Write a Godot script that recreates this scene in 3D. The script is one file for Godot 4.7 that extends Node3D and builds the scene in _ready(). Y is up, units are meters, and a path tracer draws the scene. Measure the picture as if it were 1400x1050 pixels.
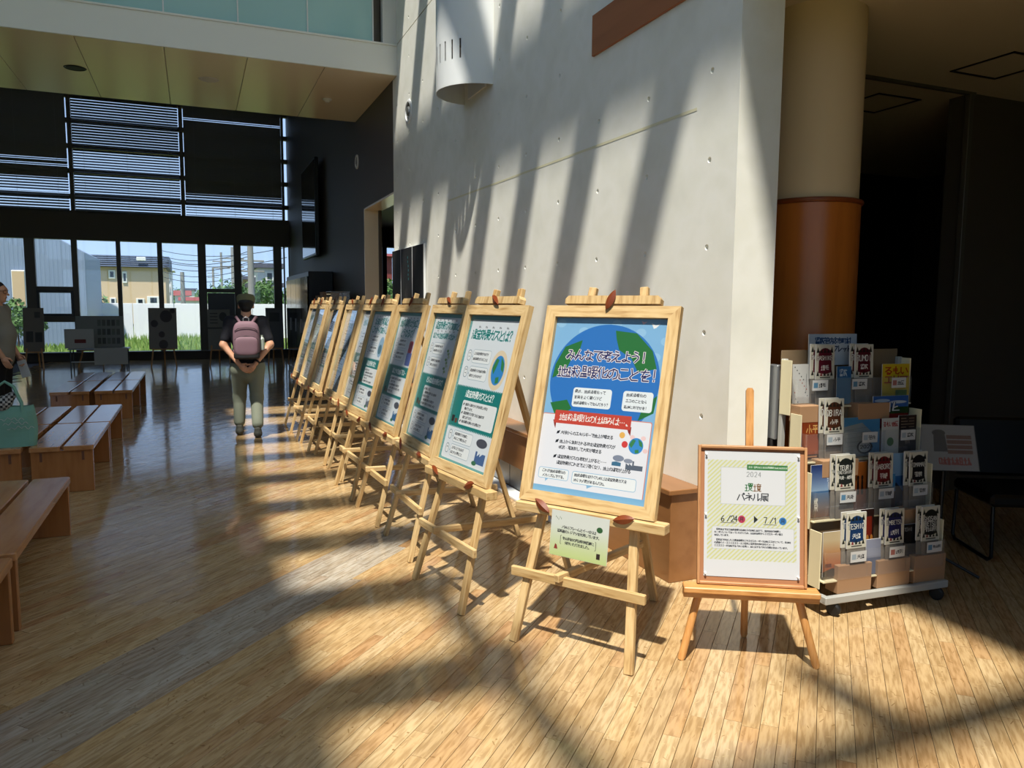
extends Node3D
# A public hall on a sunny day: a row of poster easels along a concrete wall, benches, a brochure rack, windows at the far end.

var M := {}
var taken := {}
var shapes := {}
var rng := RandomNumberGenerator.new()

# sunlight travels along SUN; a point at height y lies on the floor-equivalent point p + SUN * y
const SUN := Vector3(0.268, -1.0, -0.38)
const WALL := 2.7


# ---------------------------------------------------------------- geometry
class Soup:
	var v := PackedVector3Array()
	var n := PackedVector3Array()
	var uv := PackedVector2Array()
	var c := PackedColorArray()
	var tint := Color.WHITE
	var tinted := false

	func tri(a: Vector3, b: Vector3, d: Vector3, na: Vector3, nb: Vector3, nd: Vector3, ua := Vector2.ZERO, ub := Vector2.ZERO, ud := Vector2.ZERO) -> void:
		if (b - a).cross(d - a).dot(na + nb + nd) > 0.0:
			v.append(a); v.append(d); v.append(b)
			n.append(na); n.append(nd); n.append(nb)
			uv.append(ua); uv.append(ud); uv.append(ub)
		else:
			v.append(a); v.append(b); v.append(d)
			n.append(na); n.append(nb); n.append(nd)
			uv.append(ua); uv.append(ub); uv.append(ud)
		if tinted:
			c.append(tint); c.append(tint); c.append(tint)

	func flat(a: Vector3, b: Vector3, d: Vector3, towards: Vector3) -> void:
		var m := (b - a).cross(d - a).normalized()
		if m.dot(towards) < 0.0:
			m = -m
		tri(a, b, d, m, m, m)

	func quad(a: Vector3, b: Vector3, d: Vector3, e: Vector3, towards: Vector3) -> void:
		var m := (d - a).cross(e - b).normalized()
		if m.dot(towards) < 0.0:
			m = -m
		tri(a, b, d, m, m, m, Vector2(0, 1), Vector2(1, 1), Vector2(1, 0))
		tri(a, d, e, m, m, m, Vector2(0, 1), Vector2(1, 0), Vector2(0, 0))

	func sheet(a: Vector3, b: Vector3, d: Vector3, e: Vector3, na: Vector3, nb: Vector3, nd: Vector3, ne: Vector3) -> void:
		tri(a, b, d, na, nb, nd)
		tri(a, d, e, na, nd, ne)

	func box(size: Vector3, at := Transform3D(), bevel := 0.0, skip := []) -> void:
		var h := size * 0.5
		var k := minf(bevel, minf(h.x, minf(h.y, h.z)) * 0.9)
		for ax in 3:
			for s in [-1.0, 1.0]:
				var nn := Vector3.ZERO
				nn[ax] = s
				if skip.has(nn):
					continue
				var p := (ax + 1) % 3
				var q := (ax + 2) % 3
				var pts := []
				for w in [[-1, -1], [1, -1], [1, 1], [-1, 1]]:
					var x := Vector3.ZERO
					x[ax] = s * h[ax]
					x[p] = w[0] * (h[p] - k)
					x[q] = w[1] * (h[q] - k)
					pts.append(at * x)
				quad(pts[0], pts[1], pts[2], pts[3], at.basis * nn)
		if k <= 0.0:
			return
		for ax in 3:
			var p := (ax + 1) % 3
			var q := (ax + 2) % 3
			for sp in [-1.0, 1.0]:
				for sq in [-1.0, 1.0]:
					var pts := []
					for e in [[-1, 0], [1, 0], [1, 1], [-1, 1]]:
						var x := Vector3.ZERO
						x[ax] = e[0] * (h[ax] - k)
						x[p] = sp * (h[p] - (k if e[1] == 1 else 0.0))
						x[q] = sq * (h[q] - (0.0 if e[1] == 1 else k))
						pts.append(at * x)
					var nn := Vector3.ZERO
					nn[p] = sp
					nn[q] = sq
					quad(pts[0], pts[1], pts[2], pts[3], at.basis * nn)
		for sx in [-1.0, 1.0]:
			for sy in [-1.0, 1.0]:
				for sz in [-1.0, 1.0]:
					var s3 := Vector3(sx, sy, sz)
					flat(at * (s3 * Vector3(h.x, h.y - k, h.z - k)), at * (s3 * Vector3(h.x - k, h.y, h.z - k)), at * (s3 * Vector3(h.x - k, h.y - k, h.z)), at.basis * s3)

	# profile: points (radius, height); turned round y
	func lathe(profile: Array, seg := 24, a0 := 0.0, a1 := TAU, at := Transform3D()) -> void:
		for i in profile.size() - 1:
			var p: Vector2 = profile[i]
			var q: Vector2 = profile[i + 1]
			var t := q - p
			if t.length() < 1e-6:
				continue
			var m := Vector2(t.y, -t.x).normalized()
			for k in seg:
				var a := lerpf(a0, a1, float(k) / seg)
				var b := lerpf(a0, a1, float(k + 1) / seg)
				var da := Vector3(cos(a), 0, sin(a))
				var db := Vector3(cos(b), 0, sin(b))
				var na := at.basis * Vector3(da.x * m.x, m.y, da.z * m.x)
				var nb := at.basis * Vector3(db.x * m.x, m.y, db.z * m.x)
				sheet(at * (da * p.x + Vector3(0, p.y, 0)), at * (db * p.x + Vector3(0, p.y, 0)), at * (db * q.x + Vector3(0, q.y, 0)), at * (da * q.x + Vector3(0, q.y, 0)), na, nb, nb, na)

	func tube(points: Array, radii: Array, seg := 8, caps := true) -> void:
		var side := Vector3.ZERO
		var rings := []
		var outs := []
		for i in points.size():
			var t: Vector3 = (points[mini(i + 1, points.size() - 1)] - points[maxi(i - 1, 0)]).normalized()
			if side == Vector3.ZERO:
				side = t.cross(Vector3.UP if absf(t.y) < 0.9 else Vector3.RIGHT).normalized()
			side = (side - t * side.dot(t)).normalized()
			var other := t.cross(side)
			var ring := []
			var out := []
			for k in seg:
				var a := TAU * k / seg
				var d := side * cos(a) + other * sin(a)
				out.append(d)
				ring.append(points[i] + d * radii[i % radii.size()])
			rings.append(ring)
			outs.append(out)
		for i in points.size() - 1:
			for k in seg:
				var j := (k + 1) % seg
				sheet(rings[i][k], rings[i][j], rings[i + 1][j], rings[i + 1][k], outs[i][k], outs[i][j], outs[i + 1][j], outs[i + 1][k])
		if caps:
			for e in [0, points.size() - 1]:
				var away: Vector3 = (points[0] - points[1]) if e == 0 else (points[e] - points[e - 1])
				for k in seg:
					flat(points[e], rings[e][k], rings[e][(k + 1) % seg], away)

	# outline in the xy plane, pulled along z from -depth/2 to depth/2
	func prism(outline: PackedVector2Array, depth: float, at := Transform3D(), sides := true) -> void:
		var idx := Geometry2D.triangulate_polygon(outline)
		for s in [-0.5, 0.5]:
			for i in range(0, idx.size(), 3):
				var a := outline[idx[i]]
				var b := outline[idx[i + 1]]
				var d := outline[idx[i + 2]]
				flat(at * Vector3(a.x, a.y, s * depth), at * Vector3(b.x, b.y, s * depth), at * Vector3(d.x, d.y, s * depth), at.basis * Vector3(0, 0, s))
		if not sides:
			return
		var turn := -1.0 if Geometry2D.is_polygon_clockwise(outline) else 1.0
		for i in outline.size():
			var a := outline[i]
			var b := outline[(i + 1) % outline.size()]
			var t := (b - a)
			quad(at * Vector3(a.x, a.y, -depth / 2), at * Vector3(b.x, b.y, -depth / 2), at * Vector3(b.x, b.y, depth / 2), at * Vector3(a.x, a.y, depth / 2), at.basis * Vector3(t.y, -t.x, 0) * turn)

	func mesh() -> ArrayMesh:
		var a := []
		a.resize(Mesh.ARRAY_MAX)
		a[Mesh.ARRAY_VERTEX] = v
		a[Mesh.ARRAY_NORMAL] = n
		a[Mesh.ARRAY_TEX_UV] = uv
		if tinted:
			a[Mesh.ARRAY_COLOR] = c
		var m := ArrayMesh.new()
		m.add_surface_from_arrays(Mesh.PRIMITIVE_TRIANGLES, a)
		return m


func box_mesh(size: Vector3, bevel := 0.0) -> ArrayMesh:
	var key := "%.4f %.4f %.4f %.4f" % [size.x, size.y, size.z, bevel]
	if not shapes.has(key):
		var s := Soup.new()
		s.box(size, Transform3D(), bevel)
		shapes[key] = s.mesh()
	return shapes[key]


func round_rect(w: float, h: float, r: float, seg := 4) -> PackedVector2Array:
	var o := PackedVector2Array()
	for q in 4:
		var c := Vector2((w / 2 - r) * [1, -1, -1, 1][q], (h / 2 - r) * [1, 1, -1, -1][q])
		for k in seg + 1:
			var a := PI / 2 * (q + float(k) / seg)
			o.append(c + Vector2(cos(a), sin(a)) * r)
	return o


# ---------------------------------------------------------------- nodes
func numbered(called: String) -> String:
	var k: int = taken.get(called, 0)
	taken[called] = k + 1
	return called if k == 0 else "%s_%03d" % [called, k]


func thing(called: String, label: String, category: String, at := Vector3.ZERO, turn := 0.0, group := "") -> Node3D:
	var o := Node3D.new()
	o.name = numbered(called)
	add_child(o)
	o.position = at
	o.rotation.y = turn
	meta(o, label, category, group)
	return o


func meta(o: Node3D, label := "", category := "", group := "", kind := "") -> Node3D:
	for e in [["label", label], ["category", category], ["group", group], ["kind", kind]]:
		if e[1]:
			o.set_meta(e[0], e[1])
	return o


func part(parent: Node3D, called: String, mesh: Mesh, m: Material, at := Transform3D(), label := "") -> MeshInstance3D:
	var o := MeshInstance3D.new()
	o.name = called
	o.mesh = mesh
	o.material_override = m
	o.transform = at
	o.cast_shadow = GeometryInstance3D.SHADOW_CASTING_SETTING_ON
	parent.add_child(o, true)
	if label:
		o.set_meta("label", label)
	return o


func block(parent: Node3D, called: String, size: Vector3, centre: Vector3, m: Material, bevel := 0.002, b := Basis()) -> MeshInstance3D:
	return part(parent, called, box_mesh(size, bevel), m, Transform3D(b, centre))


# a bar of section w x d from a to b; its length runs along its own y, its width w along `across` as far as possible
func bar(parent: Node3D, called: String, a: Vector3, b: Vector3, w: float, d: float, m: Material, across := Vector3.RIGHT, bevel := 0.002) -> MeshInstance3D:
	var y := (b - a).normalized()
	var x := (across - y * across.dot(y)).normalized()
	return part(parent, called, box_mesh(Vector3(w, (b - a).length(), d), bevel), m, Transform3D(Basis(x, y, x.cross(y)), (a + b) / 2))


func setting(called: String, mesh: Mesh = null, m: Material = null, label := "") -> Node3D:
	var o: Node3D
	if mesh:
		o = MeshInstance3D.new()
		o.mesh = mesh
		o.material_override = m
	else:
		o = Node3D.new()
	o.name = numbered(called)
	add_child(o)
	meta(o, label, "", "", "structure")
	return o


func single(called: String, mesh: Mesh, m: Material, label: String, category: String, at := Transform3D(), group := "") -> MeshInstance3D:
	var o := part(self, numbered(called), mesh, m, at)
	meta(o, label, category, group)
	return o


# ---------------------------------------------------------------- materials
func plain(key: String, c: Color, rough := 0.6, metal := 0.0, spec := 0.5) -> StandardMaterial3D:
	var m := StandardMaterial3D.new()
	m.resource_name = key
	m.albedo_color = c
	m.roughness = rough
	m.metallic = metal
	m.metallic_specular = spec
	M[key] = m
	return m


func noise_tex(freq: float, stops: Array, size := 256, octaves := 4, kind := FastNoiseLite.TYPE_SIMPLEX_SMOOTH, sd := 1, wide := 0) -> NoiseTexture2D:
	var f := FastNoiseLite.new()
	f.seed = sd
	f.frequency = freq
	f.noise_type = kind
	f.fractal_octaves = octaves
	var t := NoiseTexture2D.new()
	t.width = wide if wide else size
	t.height = size
	t.seamless = true
	t.noise = f
	var g := Gradient.new()
	g.offsets = PackedFloat32Array(range(stops.size()).map(func(i): return float(i) / (stops.size() - 1)))
	g.colors = PackedColorArray(stops)
	t.color_ramp = g
	return t


# wood: a grain texture laid triplanar in the piece's own axes, drawn out along its length (axis 0 = x, 1 = y, 2 = z)
func wood(key: String, tone: Color, grain: Texture2D, along := 1, rough := 0.5, offset := Vector3.ZERO, fine := 5.0, relief: Texture2D = null) -> StandardMaterial3D:
	var m := plain(key, tone, rough)
	m.albedo_texture = grain
	m.uv1_triplanar = true
	var s := Vector3.ONE * fine
	s[along] = fine * 0.12
	m.uv1_scale = s
	m.uv1_offset = offset
	if relief:
		m.heightmap_enabled = true
		m.heightmap_texture = relief
		m.heightmap_scale = 0.03
	return m


func grey(g: float) -> Color:
	return Color(g, g, g)


func _ready() -> void:
	rng.seed = 7
	# ------------------------------------------------ camera
	var cam := Camera3D.new()
	cam.name = "camera"
	cam.fov = rad_to_deg(2.0 * atan(525.0 / 1040.0))
	cam.position = Vector3(0, 1.6, 0)
	cam.rotation = Vector3(deg_to_rad(-5.868), deg_to_rad(-22.61), deg_to_rad(0.384))
	cam.near = 0.05
	cam.far = 400.0
	add_child(cam)
	cam.current = true
	# ------------------------------------------------ sky
	var sky_mat := ProceduralSkyMaterial.new()
	sky_mat.sky_top_color = Color(0.52, 0.63, 0.80)
	sky_mat.sky_horizon_color = Color(0.70, 0.82, 0.95)
	sky_mat.sky_curve = 0.12
	sky_mat.ground_bottom_color = Color(0.30, 0.31, 0.28)
	sky_mat.ground_horizon_color = Color(0.50, 0.53, 0.52)
	sky_mat.sun_angle_max = 1.0
	var sky := Sky.new()
	sky.sky_material = sky_mat
	var env := Environment.new()
	env.background_mode = Environment.BG_SKY
	env.sky = sky
	env.background_energy_multiplier = 1.12
	env.tonemap_mode = Environment.TONE_MAPPER_LINEAR
	env.tonemap_exposure = 1.4
	env.sdfgi_enabled = true
	env.ssao_enabled = true
	env.ssil_enabled = true
	var we := WorldEnvironment.new()
	we.name = "world_environment"
	we.environment = env
	add_child(we)
	# ------------------------------------------------ sun
	var sun := DirectionalLight3D.new()
	sun.name = "sun"
	sun.light_color = Color(1.0, 0.98, 0.93)
	sun.light_energy = 1.7
	sun.light_angular_distance = 1.4
	sun.shadow_enabled = true
	add_child(sun)
	sun.look_at_from_position(Vector3.ZERO, SUN, Vector3.FORWARD)
	# ------------------------------------------------ the rest
	make_materials()
	build_floor()
	build_shell()
	build_balcony()
	build_far_wall()
	build_outside()
	build_corridor()
	build_wall_fittings()
	build_easels()
	build_sign()
	build_rack()
	build_benches()
	build_people()
	build_far_things()


func make_materials() -> void:
	var grain := noise_tex(0.02, [Color(0.74, 0.66, 0.56), Color(0.93, 0.90, 0.85), Color(1, 1, 1), Color(0.90, 0.86, 0.79)], 256, 5)
	M.grain = null
	var soft := noise_tex(0.012, [Color(0.90, 0.87, 0.83), Color(0.97, 0.96, 0.94), Color(1, 1, 1)], 256, 4, FastNoiseLite.TYPE_SIMPLEX_SMOOTH, 5)
	# pine easels
	for i in 3:
		wood("pine_%d" % i, [Color(0.80, 0.685, 0.495), Color(0.78, 0.66, 0.465), Color(0.81, 0.70, 0.515)][i], grain, 1, 0.55, Vector3(0.37 * i, 0.21 * i, 0.11 * i), 6.0)
	wood("leaf_wood", Color(0.47, 0.22, 0.10), soft, 1, 0.35)
	wood("sign_wood", Color(0.80, 0.58, 0.34), grain, 1, 0.45, Vector3(0.2, 0, 0.4), 9.0)
	wood("sign_frame", Color(0.74, 0.55, 0.38), grain, 1, 0.5, Vector3.ZERO, 9.0)
	plain("cork", Color(0.62, 0.42, 0.28), 0.8)
	for i in 2:
		wood("bench_%d" % i, [Color(0.72, 0.51, 0.33), Color(0.68, 0.46, 0.28)][i], soft, [2, 1][i], 0.14, Vector3(0, 0.3, 0.1), 5.0)
	plain("bench_plug", Color(0.42, 0.25, 0.14), 0.5)
	# floorboards: eight tones of worn maple and four greyed ones
	var mottle := worn_wood()
	var gloss := noise_tex(0.04, [grey(0.05), grey(0.10), grey(0.22)], 256, 5, FastNoiseLite.TYPE_SIMPLEX, 4)
	var tones := floor_tones()
	for i in tones.size():
		var m := wood("floor_%d" % i, tones[i], mottle, 0, 1.0, Vector3(0.31 * i, 0.13 * i, 0.47 * i), 3.2)
		m.uv1_scale = Vector3(0.5, 2.0, 4.0)
		m.roughness_texture = gloss
		m.metallic_specular = 0.5
		m.roughness_texture_channel = BaseMaterial3D.TEXTURE_CHANNEL_RED
	var far := wood("floor_rest", Color(1, 1, 1), mottle, 0, 1.0, Vector3.ZERO, 3.0)
	far.uv1_scale = Vector3(0.5, 2.0, 4.0)
	far.vertex_color_use_as_albedo = true
	far.roughness_texture = gloss
	far.metallic_specular = 0.5
	far.roughness_texture_channel = BaseMaterial3D.TEXTURE_CHANNEL_RED
	plain("slab", Color(0.17, 0.11, 0.06), 0.9)
	# concrete
	var cloud := noise_tex(0.008, [Color(0.95, 0.95, 0.94), Color(0.98, 0.98, 0.97), Color(1, 1, 1), Color(0.97, 0.97, 0.96)], 512, 6, FastNoiseLite.TYPE_SIMPLEX_SMOOTH, 21)
	var con := plain("concrete", Color(0.925, 0.92, 0.885), 0.75, 0, 0.35)
	con.albedo_texture = cloud
	con.uv1_triplanar = true
	con.uv1_world_triplanar = true
	con.uv1_scale = Vector3.ONE * 0.5
	plain("mortar", Color(0.66, 0.66, 0.63), 0.9)
	plain("yellow_mark", Color(0.87, 0.85, 0.72), 0.8)
	plain("paint_white", Color(0.84, 0.84, 0.82), 0.5)
	plain("fascia", Color(0.88, 0.88, 0.85), 0.45)
	plain("soffit", Color(0.93, 0.87, 0.76), 0.2)
	plain("ceiling_paint", Color(0.86, 0.80, 0.68), 0.8)
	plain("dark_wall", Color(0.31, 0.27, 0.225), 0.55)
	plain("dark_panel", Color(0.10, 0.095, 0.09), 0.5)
	plain("black", Color(0.025, 0.025, 0.028), 0.35)
	plain("black_gloss", Color(0.015, 0.015, 0.018), 0.08)
	plain("mullion", Color(0.34, 0.31, 0.27), 0.45)
	plain("rail_glass", Color(0.64, 0.80, 0.80), 0.12)
	plain("steel_white", Color(0.86, 0.87, 0.87), 0.35)
	plain("steel_grey", Color(0.55, 0.56, 0.57), 0.35, 0.6)
	plain("blind", Color(0.46, 0.46, 0.46), 0.5)
	plain("column_paint", Color(0.86, 0.76, 0.60), 0.7)
	wood("column_wood", Color(0.76, 0.44, 0.17), soft, 1, 0.3, Vector3(0.4, 0, 0), 4.0)
	wood("rim_wood", Color(0.52, 0.26, 0.12), soft, 0, 0.3)
	wood("panel_wood", Color(0.64, 0.40, 0.25), soft, 2, 0.5, Vector3(0.1, 0.5, 0.2), 2.0)
	wood("plinth_wood", Color(0.55, 0.38, 0.23), soft, 2, 0.3, Vector3(0.1, 0.2, 0.6), 2.5)
	var pane := plain("pane", Color(0.92, 0.96, 0.98, 0.06), 0.02)
	pane.transparency = BaseMaterial3D.TRANSPARENCY_ALPHA
	var acrylic := plain("acrylic", Color(1, 1, 1, 0.04), 0.015)
	acrylic.transparency = BaseMaterial3D.TRANSPARENCY_ALPHA
	plain("paper", Color(0.76, 0.76, 0.75), 0.55)
	plain("card", Color(0.60, 0.46, 0.33), 0.8)


func floor_tones() -> Array:
	return [Color(0.728, 0.616, 0.449), Color(0.703, 0.589, 0.424), Color(0.745, 0.642, 0.481), Color(0.691, 0.581, 0.421), Color(0.720, 0.604, 0.437), Color(0.699, 0.565, 0.400), Color(0.734, 0.635, 0.485), Color(0.676, 0.533, 0.377),
		Color(0.666, 0.629, 0.572), Color(0.634, 0.586, 0.526), Color(0.686, 0.650, 0.595), Color(0.645, 0.586, 0.515)]


# grain drawn out along the board, with pale scratches and scuffs as they show on the worn varnish
func worn_wood() -> Texture2D:
	var f := FastNoiseLite.new()
	f.seed = 11
	f.frequency = 0.022
	f.fractal_octaves = 5
	var im := f.get_seamless_image(512, 512)
	im.convert(Image.FORMAT_RGB8)
	for y in 512:
		for x in 512:
			var g := im.get_pixel(x, y).r
			im.set_pixel(x, y, Color(0.86, 0.83, 0.79).lerp(Color(1, 1, 1), smoothstep(0.15, 0.75, g)))
	var c := canvas(256, 256, Color.WHITE)
	c.im = im
	c.f = 1.0
	var r := RandomNumberGenerator.new()
	r.seed = 5
	for i in 260:
		var p := Vector2(r.randf_range(0, 512), r.randf_range(0, 512))
		var l := r.randf_range(3, 16)
		var a := r.randf_range(0, TAU)
		c.stroke([p, p + Vector2(cos(a) * l * 0.6, sin(a) * l * 3.5)], r.randf_range(0.8, 2.0), Color(1.0, 0.99, 0.96) if i % 4 else Color(0.74, 0.69, 0.62))
	return ImageTexture.create_from_image(im)


func build_floor() -> void:
	var root := setting("floor", null, null, "worn maple strip flooring laid diagonally across the hall")
	block(root, "subfloor", Vector3(18, 0.3, 30), Vector3(0.5, -0.163, -9.6), M.slab, 0)
	var s := sqrt(0.5)
	var along := Vector3(s, 0, -s)
	var across := Vector3(s, 0, s)
	var w := 0.067
	var lens := [0.55, 0.7, 0.85, 1.0]
	var fwd := Vector3(sin(deg_to_rad(22.61)), 0, -cos(deg_to_rad(22.61)))
	var side := Vector3(fwd.z, 0, -fwd.x) * -1.0
	var all := []
	for i in range(-300, 90):
		var b := i * w
		var a := -12.0 + rng.randf() * 0.9
		while a < 30.0:
			var k := rng.randi() % 4
			var l: float = lens[k]
			var mid := along * (a + l / 2) + across * b
			a += l
			if mid.x < -3.6 or mid.x > 6.6 or mid.z < -24.2 or mid.z > 1.4:
				continue
			var tone := rng.randi() % 7
			if rng.randf() < 0.04:
				tone = 7
			if b > -2.9 and b < -2.46 and mid.x < 0.95 + rng.randf() * 0.6:
				tone = 8 + rng.randi() % 4
			var f := mid.dot(fwd)
			var r := mid.dot(side)
			var seen := f > 1.75 and absf(r) < f * 0.70 + 0.3
			all.append([l / (f * f) if seen else 0.0, mid, k, tone, rng.randfn(0, 0.0034), rng.randfn(0, 0.0006)])
	all.sort_custom(func(p, q): return p[0] > q[0])
	var meshes := lens.map(func(l): return board_mesh(l - 0.0012, w - 0.0016))
	var rest := Soup.new()
	rest.tinted = true
	var tones := floor_tones()
	for i in all.size():
		var e: Array = all[i]
		var turn := Basis(along, Vector3.UP, across).rotated(along, e[4]).rotated(across, e[5])
		if i < 300:
			part(root, "floor_board", meshes[e[2]], M["floor_%d" % e[3]], Transform3D(turn, e[1] + Vector3(0, -0.006, 0)))
		else:
			rest.tint = tones[e[3]].srgb_to_linear()
			var t := Transform3D(Basis().rotated(Vector3.RIGHT, e[4]).rotated(Vector3.BACK, e[5]), Vector3(e[1].dot(along), 0, e[1].dot(across)))
			var hl: float = lens[e[2]] / 2 - 0.0006
			var hw := w / 2 - 0.0008
			var k := 0.0012
			var top := [Vector3(-hl + k, 0, -hw + k), Vector3(hl - k, 0, -hw + k), Vector3(hl - k, 0, hw - k), Vector3(-hl + k, 0, hw - k)].map(func(p): return t * p)
			var low := [Vector3(-hl, -0.006, -hw), Vector3(hl, -0.006, -hw), Vector3(hl, -0.006, hw), Vector3(-hl, -0.006, hw)].map(func(p): return t * p)
			rest.quad(top[0], top[1], top[2], top[3], Vector3.UP)
			for q in 4:
				rest.quad(top[q], top[(q + 1) % 4], low[(q + 1) % 4], low[q], (low[q] - t.origin))
	var o := part(root, "floor_boards", rest.mesh(), M.floor_rest, Transform3D(Basis(along, Vector3.UP, across), Vector3.ZERO))
	o.set_meta("kind", "stuff")


# a floorboard along x: top at y = 0.006, long edges eased
func board_mesh(l: float, w: float) -> ArrayMesh:
	var s := Soup.new()
	var k := 0.0011
	var o := PackedVector2Array([Vector2(-w / 2, -0.006), Vector2(w / 2, -0.006), Vector2(w / 2, 0.006 - k), Vector2(w / 2 - k, 0.006), Vector2(-w / 2 + k, 0.006), Vector2(-w / 2, 0.006 - k)])
	s.prism(o, l, Transform3D(Basis(Vector3.UP, PI / 2), Vector3.ZERO))
	return s.mesh()


# the face of the concrete wall, with its conical tie holes; cells between z0 > z1 and y0 < y1
func tie_face(s: Soup, z0: float, z1: float, y0: float, y1: float) -> void:
	var dz := 0.645
	var dy := 0.485
	var zs := []
	var z := -3.62
	while z > z1 + 0.1:
		if z < z0 - 0.1:
			zs.append(z)
		z -= dz
	var ys := []
	var y := 0.483
	while y < y1 - 0.1:
		if y > y0 + 0.1:
			ys.append(y)
		y += dy
	for i in zs.size():
		var za: float = z0 if i == 0 else (zs[i] + zs[i - 1]) / 2
		var zb: float = z1 if i == zs.size() - 1 else (zs[i] + zs[i + 1]) / 2
		for j in ys.size():
			var ya: float = y0 if j == 0 else (ys[j] + ys[j - 1]) / 2
			var yb: float = y1 if j == ys.size() - 1 else (ys[j] + ys[j + 1]) / 2
			var hole := Vector3(WALL, ys[j], zs[i])
			var rim := []
			var deep := []
			var edge := []
			for k in 12:
				var a := TAU * (k + 0.5) / 12
				var d := Vector3(0, sin(a), cos(a))
				rim.append(hole + d * 0.017)
				deep.append(hole + d * 0.011 + Vector3(0.016, 0, 0))
				# the same direction carried out to the border of the cell
				var ty := (yb - hole.y) / d.y if d.y > 0 else (ya - hole.y) / d.y
				var tz := (za - hole.z) / d.z if d.z > 0 else (zb - hole.z) / d.z
				edge.append(hole + d * minf(ty, tz))
			for k in 12:
				var m := (k + 1) % 12
				s.quad(rim[k], rim[m], edge[m], edge[k], Vector3.LEFT)
				s.quad(rim[k], rim[m], deep[m], deep[k], hole - rim[k] + Vector3.LEFT * 0.01)
				s.flat(deep[k], deep[m], hole + Vector3(0.016, 0, 0), Vector3.LEFT)
				# the corner of the cell that the straight join leaves out
				var c := Vector3(WALL, 0, 0)
				var e0: Vector3 = edge[k]
				var e1: Vector3 = edge[m]
				if absf(e0.y - e1.y) > 1e-5 and absf(e0.z - e1.z) > 1e-5:
					c.y = yb if maxf(e0.y, e1.y) > hole.y + (yb - hole.y) * 0.999 else ya
					c.z = za if maxf(e0.z, e1.z) > hole.z + (za - hole.z) * 0.999 else zb
					s.flat(e0, e1, c, Vector3.LEFT)


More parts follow.
